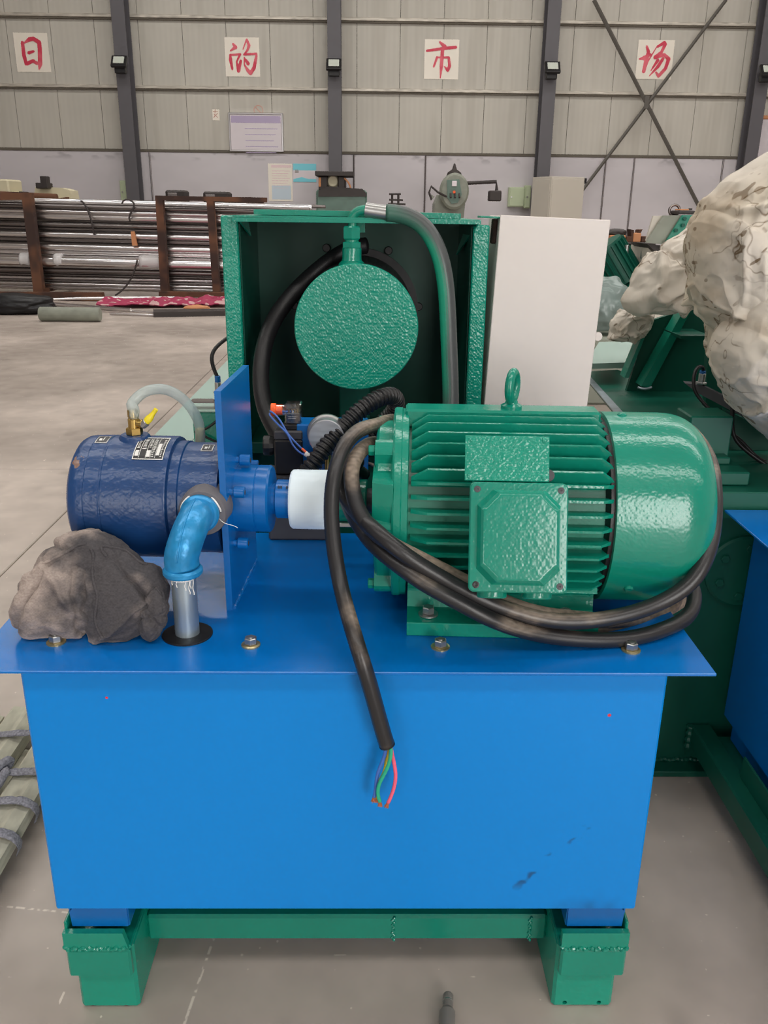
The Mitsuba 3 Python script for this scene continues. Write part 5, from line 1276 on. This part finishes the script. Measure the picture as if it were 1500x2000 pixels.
names = ["uppermost", "second", "third", "fourth", "fifth", "sixth", "seventh", "eighth", "ninth", "tenth", "eleventh", "twelfth"]
for i, (z, r, y, m) in enumerate(bars + back + top):
    while any((z - z2) ** 2 + (y - y2) ** 2 < (r + r2 + 0.002) ** 2 for z2, y2, r2 in placed):
        y += 0.015
    placed.append((z, y, r))
    k = key_of("steel_bar")
    scene[k] = mikit.ply(cyl((-12 + rng.random(), y, z + 0.06), (-1.2 + 0.5 * rng.random(), y, z - 0.055), r, 0.004, 18), m, smooth=40)
    tone = "bright" if m == "chrome_bar" else "dull"
    if i < 12:
        labels[k] = {"label": f"long {tone} steel bar in the rusty racks, {names[i]} from the top of the front face", "category": "steel bar", "group": "bars in the rusty racks"}
    elif i < len(bars):
        labels[k] = {"label": f"thin {tone} steel bar among the small ones at the bottom of the rusty racks", "category": "steel bar", "group": f"thin {tone} bars low in the racks"}
    else:
        labels[k] = {"label": f"{tone} steel bar behind the front face of the stack in the rusty racks", "category": "steel bar", "group": f"{tone} bars deep in the racks"}
# wrapping film and tie wires on the bars
for i, (px0, px1, lab) in enumerate(((42, 62, "clear film wrapped round the thick bright bar near the left rack"), (108, 124, "clear film wrapped round the thick bright bar right of the left rack"), (274, 318, "wide clear film wrap on the thick bright bar by the U-shaped rack"))):
    a, b = -5.985, -3.593
    xa, xb = a + (b - a) * (px0 - 42) / 276, a + (b - a) * (px1 - 42) / 276
    zc = HT[512] + 0.002 - 0.0105 * (xa + 4.1)
    prof = [(0.112 + 0.01 * rng.random(), h) for h in np.linspace(0, xb - xa, 7)]
    solo("film_wrap", lathe(prof, (xa, 15.0, zc), (1, 0, 0), 20), "plastic_wrap", lab, "plastic wrap", smooth=True, group="film wraps on the bars")
for p, lab in (([(-4.857, 14.95, 1.587), (-4.79, 14.93, 1.524), (-4.749, 14.93, 1.429), (-4.711, 14.92, 1.285), (-4.687, 14.93, 1.058)], "twisted tie wire looped over the bars, left one"), ([(-4.189, 14.96, 1.547), (-4.081, 14.96, 1.612), (-3.98, 14.94, 1.549), (-4.04, 14.93, 1.412), (-4.067, 14.92, 1.276)], "twisted tie wire looped over the bars, right one"),
               ([(-3.975, 14.82, 0.66), (-4.058, 14.8, 0.437), (-4.192, 14.75, 0.231), (-4.364, 14.7, 0.091)], "slack tie wire trailing from the film wrap to the floor")):
    solo("tie_wire", tube(p, 0.014, n=6, step=0.05), "machine_dark", lab, "wire", smooth=True)
solo("rack_strap", slab([(-4.067, 14.9, 1.114), (-4.008, 14.9, 1.115), (-3.977, 14.9, 0.887), (-4.062, 14.9, 0.886)], (0, 0.05, 0)), "wood_orange", "short rust-brown strap over the bars near the middle", "strap")

# ---------------------------------------------------------------- litter on the floor before the racks
for p, r, m, lab in (([(-5.505, 13.561, 0.1), (-4.804, 14.035, 0.1)], 0.022, "chrome_bar", "thin bright rod on the floor, far left one"), ([(-4.82, 14.033, 0.1), (-3.272, 14.36, 0.1)], 0.024, "chrome_bar", "thin bright rod on the floor lying straight before the racks"),
                  ([(-5.34, 13.742, 0.06), (-3.608, 12.879, 0.06)], 0.024, "chrome_bar", "long thin bright rod slanting across the floor litter"), ([(-5.135, 13.403, 0.05), (-4.388, 13.04, 0.05)], 0.015, "chrome_bar", "short thin rod beside the black sack"),
                  ([(-5.186, 12.879, 0.03), (-4.618, 12.598, 0.03)], 0.016, "chrome_bar", "short thin rod in front of the black sack"), ([(-4.163, 13.175, 0.03), (-3.207, 12.782, 0.03)], 0.016, "chrome_bar", "thin rod end right of the slanting rod"), ([(-3.865, 12.684, 0.02), (-3.182, 12.549, 0.02)], 0.016, "chrome_bar", "thin rod nearest the camera before the racks")):
    solo("steel_rod", cyl(p[0], p[1], r, 0.003, 12), m, lab, "rod", smooth=40, group="thin rods on the floor")
solo("iron_angle", slab([(-3.179, 12.472, 0), (-2.191, 12.74, 0), (-2.244, 13.062, 0), (-3.286, 12.909, 0)], (0, 0, 0.07)), "machine_dark", "dark brown iron angle on the floor beside the press housing", "bar")
solo("paper_roll", cyl((-4.595, 11.92, 0.1), (-3.769, 11.928, 0.1), 0.095, 0.01, 20), "machine_grey", "grey brown roll lying on the floor between the black sack and the pink mesh", "roll", smooth=40)


def lump(cx, cy, rx, ry, rz, seed, sub=4):
    ic = trimesh.creation.icosphere(sub)
    v = ic.vertices * (1 + 0.5 * (meshkit.fbm(ic.vertices * 1.7 + seed, 3, seed) - 0.5))[:, None]
    q = v * [rx, ry, rz] + [cx, cy, rz * 0.8]
    q[:, 2] = np.maximum(q[:, 2], 0.001)
    return trimesh.Trimesh(q, ic.faces, process=False)


s = (-5.297, 12.805, 0)
solo("rubbish_sack", lump(s[0], s[1], 0.62, 0.3, 0.16, 3), "black_rubber", "crumpled black sack on the floor at the far left", "sack", smooth=True)
u = np.linspace(0, 1, 60)
a, b = np.array((-4.302, 13.439, 0)), np.array((-2.323, 13.834, 0))
g = np.array([a + (b - a) * t + np.array([0, 0.9 * w, 0.03 + 0.16 * meshkit.fbm(np.array([t * 14, w * 4, 2.0]), 3, 4) * (0.3 + w * (1 - w) * 3)]) for w in np.linspace(0, 1, 10) for t in u])
i, j = np.meshgrid(np.arange(9), np.arange(59), indexing="ij")
q = (i * 60 + j).ravel()
ms = trimesh.Trimesh(g, np.vstack([np.stack([q, q + 1, q + 61], 1), np.stack([q, q + 61, q + 60], 1)]), process=False)
solo("mesh_sheet", cat(ms, trimesh.Trimesh(g - [0, 0, 0.012], ms.faces[:, ::-1], process=False)), "magenta_mesh", "crumpled pink mesh sheeting on the floor before the U-shaped rack", "sheeting", smooth=True)
s = (-2.73, 13.577, 0)
solo("cardboard_scrap", lump(s[0], s[1] - 0.2, 0.2, 0.08, 0.05, 9, 3), "wood_orange", "small orange brown scrap on the pink mesh", "scrap", smooth=True)

# ---------------------------------------------------------------- machines along the rear wall
def mach(name, label, category):
    return thing(name, label, category)


def pbox(k, nm, x0, y0, x1, y1, Y, dep, m, b=0.01):
    """box whose front face is given by two wall-facing corners ((x, z) pairs are taken from world points)"""
    part(k, nm, bbox(min(x0[0], x1[0]), max(x0[0], x1[0]), Y, Y + dep, min(y0[2], y1[2]), max(y0[2], y1[2]), b), m)


def fb(k, nm, a, b, dep, m, bev=0.012, label=None):
    part(k, nm, bbox(min(a[0], b[0]), max(a[0], b[0]), a[1], a[1] + dep, min(a[2], b[2]), max(a[2], b[2]), bev), m, label=label)


lt = mach("bench_lathe", "cream coloured lathe behind the left rack against the rear wall", "lathe")
fb(lt, "headstock", (-7.998, 18, 1.989), (-7.243, 18, 1.561), 0.7, "machine_cream", 0.03)
fb(lt, "bed", (-8.055, 18, 1.619), (-6.014, 18, 1.478), 0.6, "machine_cream", 0.03)
part(lt, "tailstock", slab([(-6.861, 18.1, 1.595), (-6.745, 18.1, 1.864), (-6.24, 18.1, 1.841), (-6.083, 18.1, 1.795), (-6.064, 18.1, 1.604)], (0, 0.5, 0)), "machine_cream")
fb(lt, "tool_post", (-6.675, 17.9, 1.822), (-6.441, 17.9, 1.929), 0.3, "machine_dark")
fb(lt, "tool_holder", (-6.575, 17.9, 1.899), (-6.446, 17.9, 2.05), 0.2, "machine_dark")
part(lt, "spindle", cyl((-7.511, 17.7, 1.697), (-6.203, 17.7, 1.655), 0.07, 0.01, 18), "rust", smooth=30)
fb(lt, "chuck", (-6.907, 17.6, 1.758), (-6.854, 17.6, 1.562), 0.4, "machine_dark")
fb(lt, "stand", (-8.079, 18, 1.456), (-6.045, 18, 0.0), 0.6, "machine_grey", 0.02)

for p0, p1, Y, lab in (((-3.817, 16.5, 1.797), (-3.479, 16.5, 1.573), 16.5, "dark machine part on the bar stack inside the U-shaped rack"), ((-3.131, 16.5, 1.778), (-2.676, 16.5, 1.573), 16.5, "rusty boxed machine part right of the U-shaped rack")):
    k = mach("machine_part", lab, "machine part")
    fb(k, "body", p0, p1, 0.5, "machine_dark", 0.03)
    part(k, "front_plate", bbox(min(p0[0], p1[0]) + 0.05, min(p0[0], p1[0]) + 0.22, p0[1] - 0.02, p0[1], min(p0[2], p1[2]) + 0.05, max(p0[2], p1[2]) - 0.05, 0.004), "dull_bar")
    part(k, "support_leg", bbox(min(p0[0], p1[0]) + 0.05, max(p0[0], p1[0]) - 0.05, p0[1] + 0.1, p0[1] + 0.4, 0.0, min(p0[2], p1[2]), 0.01), "rust")
rb = mach("rusty_frame", "rusty stepped steel frame behind the press housing's left corner", "frame")
part(rb, "top_beam", slab([(-2.58, 16, 1.681), (-2.19, 16, 1.685), (-2.195, 16, 1.583), (-2.585, 16, 1.579)], (0, 0.2, 0)), "rust")
part(rb, "lower_beam", slab([(-2.201, 16, 1.643), (-1.984, 16, 1.637), (-1.988, 16, 1.543), (-2.205, 16, 1.549)], (0, 0.2, 0)), "rust")
part(rb, "post", slab([(-2.267, 16, 1.591), (-2.203, 16, 1.592), (-2.261, 16, 0.009), (-2.327, 16, 0.008)], (0, 0.2, 0)), "rust")
part(rb, "post", slab([(-2.584, 16, 1.588), (-2.521, 16, 1.588), (-2.581, 16, 0.005), (-2.647, 16, 0.005)], (0, 0.2, 0)), "rust")
part(rb, "plate", slab([(-2.538, 16.1, 1.572), (-2.282, 16.1, 1.574), (-2.309, 16.1, 1.384), (-2.529, 16.1, 1.382)], (0, 0.05, 0)), "machine_grey")

sp = mach("planing_machine", "grey green planing machine with a dark flat table top at the rear wall", "machine")
fb(sp, "base", (-1.232, 19, 1.886), (-0.165, 19, 1.185), 1.1, "machine_green", 0.04)
part(sp, "base_shoulder", slab([(-1.177, 18.98, 1.866), (-0.983, 18.98, 1.949), (-0.253, 18.98, 1.907), (-0.167, 18.98, 1.817), (-0.167, 18.98, 1.757), (-1.179, 18.98, 1.746)], (0, 1.0, 0)), "machine_dark")
fb(sp, "table", (-1.24, 18.9, 2.241), (-0.444, 18.9, 2.151), 1.0, "machine_dark", 0.01)
fb(sp, "column_left", (-1.174, 19, 2.147), (-0.985, 19, 1.869), 0.9, "machine_dark", 0.02)
fb(sp, "column_right", (-0.768, 19, 2.151), (-0.619, 19, 1.873), 0.9, "machine_dark", 0.02)
part(sp, "ram_head", lathe([(0, 0), (0.1, 0), (0.13, 0.04), (0.13, 0.2), (0, 0.2)], (-0.88, 19.1, 2.053), (0, 1, 0), 20), "machine_cream", smooth=30)
fb(sp, "orange_guard", (-1.172, 18.97, 2.126), (-1.122, 18.97, 1.937), 0.03, "wood_orange")
part(sp, "lead", tube([(-0.639, 19, 2.113), (-0.554, 19, 2.034), (-0.501, 19, 1.914)], 0.02, n=6, step=0.05), "wood_orange", smooth=True)
fb(sp, "floor_base", (-1.189, 19, 1.174), (-0.208, 19, 0.0), 1.0, "machine_green", 0.04)

wr = mach("wire_stand", "small dark wire stand between the planing and milling machines", "stand")
for a, b in (((0.362, 18.5, 1.795), (0.352, 18.5, 0.0)), ((0.488, 18.5, 1.797), (0.522, 18.5, 0.0))):
    part(wr, "upright", cyl(a, b, 0.022, n=8), "machine_dark")
for y0, pa, pb in ((0, (0.299, 18.5, 1.804), (0.54, 18.5, 1.807)), (0, (0.3, 18.5, 1.696), (0.585, 18.5, 1.689)), (0, (0.28, 18.5, 1.617), (0.639, 18.5, 1.611))):
    part(wr, "rung", cyl(pa, pb, 0.018, n=8), "machine_dark")

ml = mach("milling_machine", "grey milling machine with a round head and a side control arm at the rear wall", "machine")
Y = 19.0
hc_ = np.array((1.664, 19, 1.878))
part(ml, "column", slab([(1.29, 19.1, 1.631), (1.371, 19.1, 1.816), (1.938, 19.1, 1.781), (1.897, 19.1, 1.205), (1.282, 19.1, 1.198)], (0, 0.9, 0)), "machine_grey")
hd_ = lathe([(0, 0), (0.26, 0), (0.30, 0.04), (0.30, 0.3), (0, 0.3)], hc_ - [0, 0.25, 0], (0, 1, 0), 32)
hd_.vertices[:, 2] = (hd_.vertices[:, 2] - hc_[2]) * 1.2 + hc_[2]
part(ml, "head", hd_, "machine_grey", smooth=30)
part(ml, "head_plate", slab([(1.494, 18.72, 2.088), (1.747, 18.72, 2.111), (1.812, 18.72, 1.815), (1.734, 18.72, 1.654), (1.606, 18.72, 1.633), (1.516, 18.72, 1.752)], (0, 0.03, 0)), "machine_green")
part(ml, "dial", bbox(*(lambda a, b: (min(a[0], b[0]), max(a[0], b[0]), 18.69, 18.72, min(a[2], b[2]), max(a[2], b[2])))((1.598, 18.7, 2.079), (1.698, 18.7, 1.972)), 0.004), "board_white")
part(ml, "red_switch", cyl((1.649, 18.7, 1.862), (1.645, 18.66, 1.861), 0.03, n=12), "orange")
for px in (0, 1, 2):
    c = np.array((1.576, 18.7, 1.831)) + [0.09 * px, 0, 0.0]
    part(ml, "lever", cyl(c, c + [0, -0.08, -0.08], 0.018, n=8), "machine_dark")
part(ml, "vent_cap", lathe([(0.16, 0), (0.14, 0.06), (0.05, 0.12), (0.02, 0.22), (0, 0.24)], hc_ + [0, 0, 0.31], (0, 0, 1), 16), "machine_dark", smooth=30)
part(ml, "control_arm", tube([(1.853, 18.9, 2.038), (2.536, 18.9, 2.075), (2.556, 18.9, 1.906)], 0.035, n=8, straight=True), "machine_dark")
fb(ml, "control_box", (2.393, 18.8, 1.902), (2.651, 18.8, 1.694), 0.25, "machine_dark", 0.02)
part(ml, "feed_lever", tube([(1.493, 18.7, 1.771), (1.313, 18.6, 1.847), (1.162, 18.6, 1.963), (1.123, 18.6, 1.845), (1.18, 18.6, 1.707)], 0.022, n=8, straight=True), "machine_dark")
part(ml, "lever_paddle", slab([(1.113, 18.6, 1.835), (1.242, 18.6, 1.767), (1.17, 18.6, 1.687)], (0, 0.05, 0)), "machine_grey")
fb(ml, "pedestal", (1.304, 19.1, 1.199), (1.897, 19.1, 0.0), 0.8, "machine_grey", 0.03)

# ---------------------------------------------------------------- behind the white cabinet, right
wb = mach("work_bench", "dark green work bench with rusty blocks behind the white cabinet", "bench")
fb(wb, "top", (2.497, 9.6, 1.194), (3.069, 9.6, 1.174), 0.7, "machine_dark", 0.008)
fb(wb, "apron", (2.504, 9.62, 1.167), (3.009, 9.62, 1.071), 0.6, "green_deep_shade", 0.008)
fb(wb, "leg", (2.612, 9.65, 1.065), (2.657, 9.65, 0.0), 0.08, "green_deep_shade", 0.004)
fb(wb, "leg", (2.984, 9.65, 1.069), (3.018, 9.65, 0.0), 0.08, "green_deep_shade", 0.004)
for i, (a, b, m, lab) in enumerate((((2.596, 9.75, 1.265), (2.768, 9.75, 1.192), "wood_orange", "long orange brown block on the bench beside the white cabinet"), ((2.778, 9.75, 1.251), (2.853, 9.75, 1.193), "rust", "dark rusty block on the bench left of the orange one with horns"),
                                    ((2.948, 9.75, 1.253), (3.046, 9.75, 1.195), "rust", "rusty block at the right end of the bench"))):
    solo("iron_block", bbox(min(a[0], b[0]), max(a[0], b[0]), a[1], a[1] + 0.25, min(a[2], b[2]), max(a[2], b[2]), 0.006), m, lab, "block", group="iron blocks on the bench")
hb = mach("horned_block", "orange brown block with two dark horns standing on the bench", "block")
fb(hb, "body", (2.853, 9.75, 1.289), (2.938, 9.75, 1.194), 0.2, "wood_orange", 0.006)
part(hb, "horn", slab([(2.818, 9.76, 1.326), (2.853, 9.76, 1.321), (2.878, 9.76, 1.193), (2.844, 9.76, 1.192)], (0, 0.15, 0)), "rust")
part(hb, "horn", slab([(2.915, 9.76, 1.322), (2.948, 9.76, 1.327), (2.926, 9.76, 1.274), (2.909, 9.76, 1.274)], (0, 0.15, 0)), "rust")
s = np.array((2.681, 9.8, 1.286))
q = lump(0, 0, 0.12, 0.1, 0.045, 5, 3)
q.apply_translation([s[0], s[1] + 0.05, s[2] - 0.035])
solo("swarf_heap", q, "machine_dark", "heap of dark swarf on top of the long orange brown block", "swarf", smooth=True)

m3_ = mach("tilted_motor", "small green finned motor tilted over behind the white cabinet", "motor")
o = np.array((2.107, 7.6, 1.06))
dv = np.array((2.028, 7.6, 1.187)) - np.array((2.195, 7.6, 0.954))
dv = -dv / np.linalg.norm(dv)
part(m3_, "housing", lathe([(0, -0.22), (0.15, -0.22), (0.15, 0.14), (0.10, 0.16), (0, 0.16)], o, dv, 40), "green_deep_shade", smooth=30)
a_, b_, _ = frame(dv)
for k in range(14):
    t = math.radians(-100 + k * 16)
    w = math.cos(t) * np.array([0, -1.0, 0]) + math.sin(t) * np.cross(dv, [0, -1.0, 0])
    part(m3_, "cooling_fin", hullof([o + w * r + dv * h + np.cross(dv, w) * s_ for r in (0.145, 0.172) for h in (-0.2, 0.12) for s_ in (-0.004, 0.004)]), "green_deep_shade")
part(m3_, "flange", lathe([(0, 0), (0.20, 0), (0.20, 0.04), (0, 0.04)], o + dv * 0.16, dv, 40), "green_deep_shade", smooth=30)
part(m3_, "gear_case", slab([(2.062, 7.5, 0.853), (2.179, 7.5, 1.004), (2.26, 7.5, 1.068), (2.338, 7.5, 1.005), (2.28, 7.5, 0.812), (2.164, 7.5, 0.733)], (0, 0.4, 0)), "green_deep_shade")
for p in ((2.034, 7.5, 1.125), (2.146, 7.5, 1.151), (2.292, 7.5, 1.131)):
    part(m3_, "bright_pin", cyl(p, np.array(p) + [0, 0.0, 0.09], 0.02, 0.003, 14), "steel", smooth=30)
part(m3_, "mount_post", bbox(o[0] - 0.1, o[0] + 0.25, 7.55, 7.9, 0.0, o[2] - 0.2, 0.01), "green_deep_shade")

sg = mach("sloped_guard", "green and grey sloped sheet guard rising behind the tarpaulin", "machine guard")
part(sg, "grey_panel", slab([(2.25, 7.2, 1.475), (2.473, 7.2, 1.486), (2.355, 7.2, 1.264), (2.214, 7.2, 1.286)], (0, 0.03, 0)), "cabinet_grey")
part(sg, "dull_panel", slab([(2.317, 7.15, 1.48), (2.518, 7.15, 1.486), (2.352, 7.15, 1.258), (2.2, 7.15, 1.272)], (0, 0.03, 0)), "machine_grey")
part(sg, "green_panel", slab([(2.455, 7.1, 1.486), (3.052, 7.1, 1.496), (2.936, 7.1, 1.179), (2.321, 7.1, 1.243)], (0, 0.03, 0)), "green_flat")
for px in ((2.464, 7.08, 1.459), (2.458, 7.08, 1.409), (2.406, 7.08, 1.37), (2.346, 7.08, 1.288)):
    part(sg, "cover_bolt", hexnut(px, (0, -1, 0), 0.016, 0.012), "green_deep_shade")
part(sg, "under_panel", slab([(2.225, 7.2, 1.262), (2.361, 7.2, 1.248), (2.354, 7.2, 1.168), (2.3, 7.2, 1.199)], (0, 0.5, 0)), "machine_dark")
part(sg, "pale_stand", slab([(2.268, 7.3, 1.235), (2.333, 7.3, 1.183), (2.452, 7.3, 0.916), (2.559, 7.3, 0.048), (2.397, 7.3, 0.047)], (0, 0.5, 0)), "cabinet_grey")
c = np.array((2.449, 7.3, 1.512))
tr = trimesh.creation.torus(0.041, 0.011, 32, 12)
tr.apply_transform(trimesh.transformations.rotation_matrix(math.pi / 2, [1, 0, 0]))
tr.apply_translation(c + [0, 0, 0.01])
solo("lifting_eye", tr, "dull_bar", "dull steel lifting ring on top of the sloped guard", "lifting ring", smooth=True)
tb_ = mach("tool_case", "black case with an orange box on top of the sloped guard", "tool case")
fb(tb_, "case", (2.435, 7.15, 1.52), (2.587, 7.15, 1.491), 0.2, "machine_dark", 0.006)
fb(tb_, "orange_box", (2.445, 7.16, 1.532), (2.521, 7.16, 1.521), 0.12, "wood_orange", 0.003)
fb(tb_, "catch", (2.53, 7.17, 1.537), (2.549, 7.17, 1.522), 0.04, "machine_dark", 0.002)
fb(tb_, "tube", (2.6, 7.2, 1.526), (2.721, 7.2, 1.496), 0.1, "cabinet_grey", 0.02)
s = (1.845, 7, 0.815)
q = lump(0, 0, 0.22, 0.2, 0.24, 8, 4)
q.apply_translation([s[0], 7.0, s[2] - 0.22])
solo("plastic_bag", q, "bag_film", "grey green plastic bag behind the white cabinet under the tilted motor", "bag", smooth=True)
solo("bag_plinth", bbox(s[0] - 0.3, s[0] + 0.32, 6.85, 7.3, 0.0, s[2] - 0.26, 0.02), "machine_grey", "grey block under the plastic bag behind the white cabinet", "block")
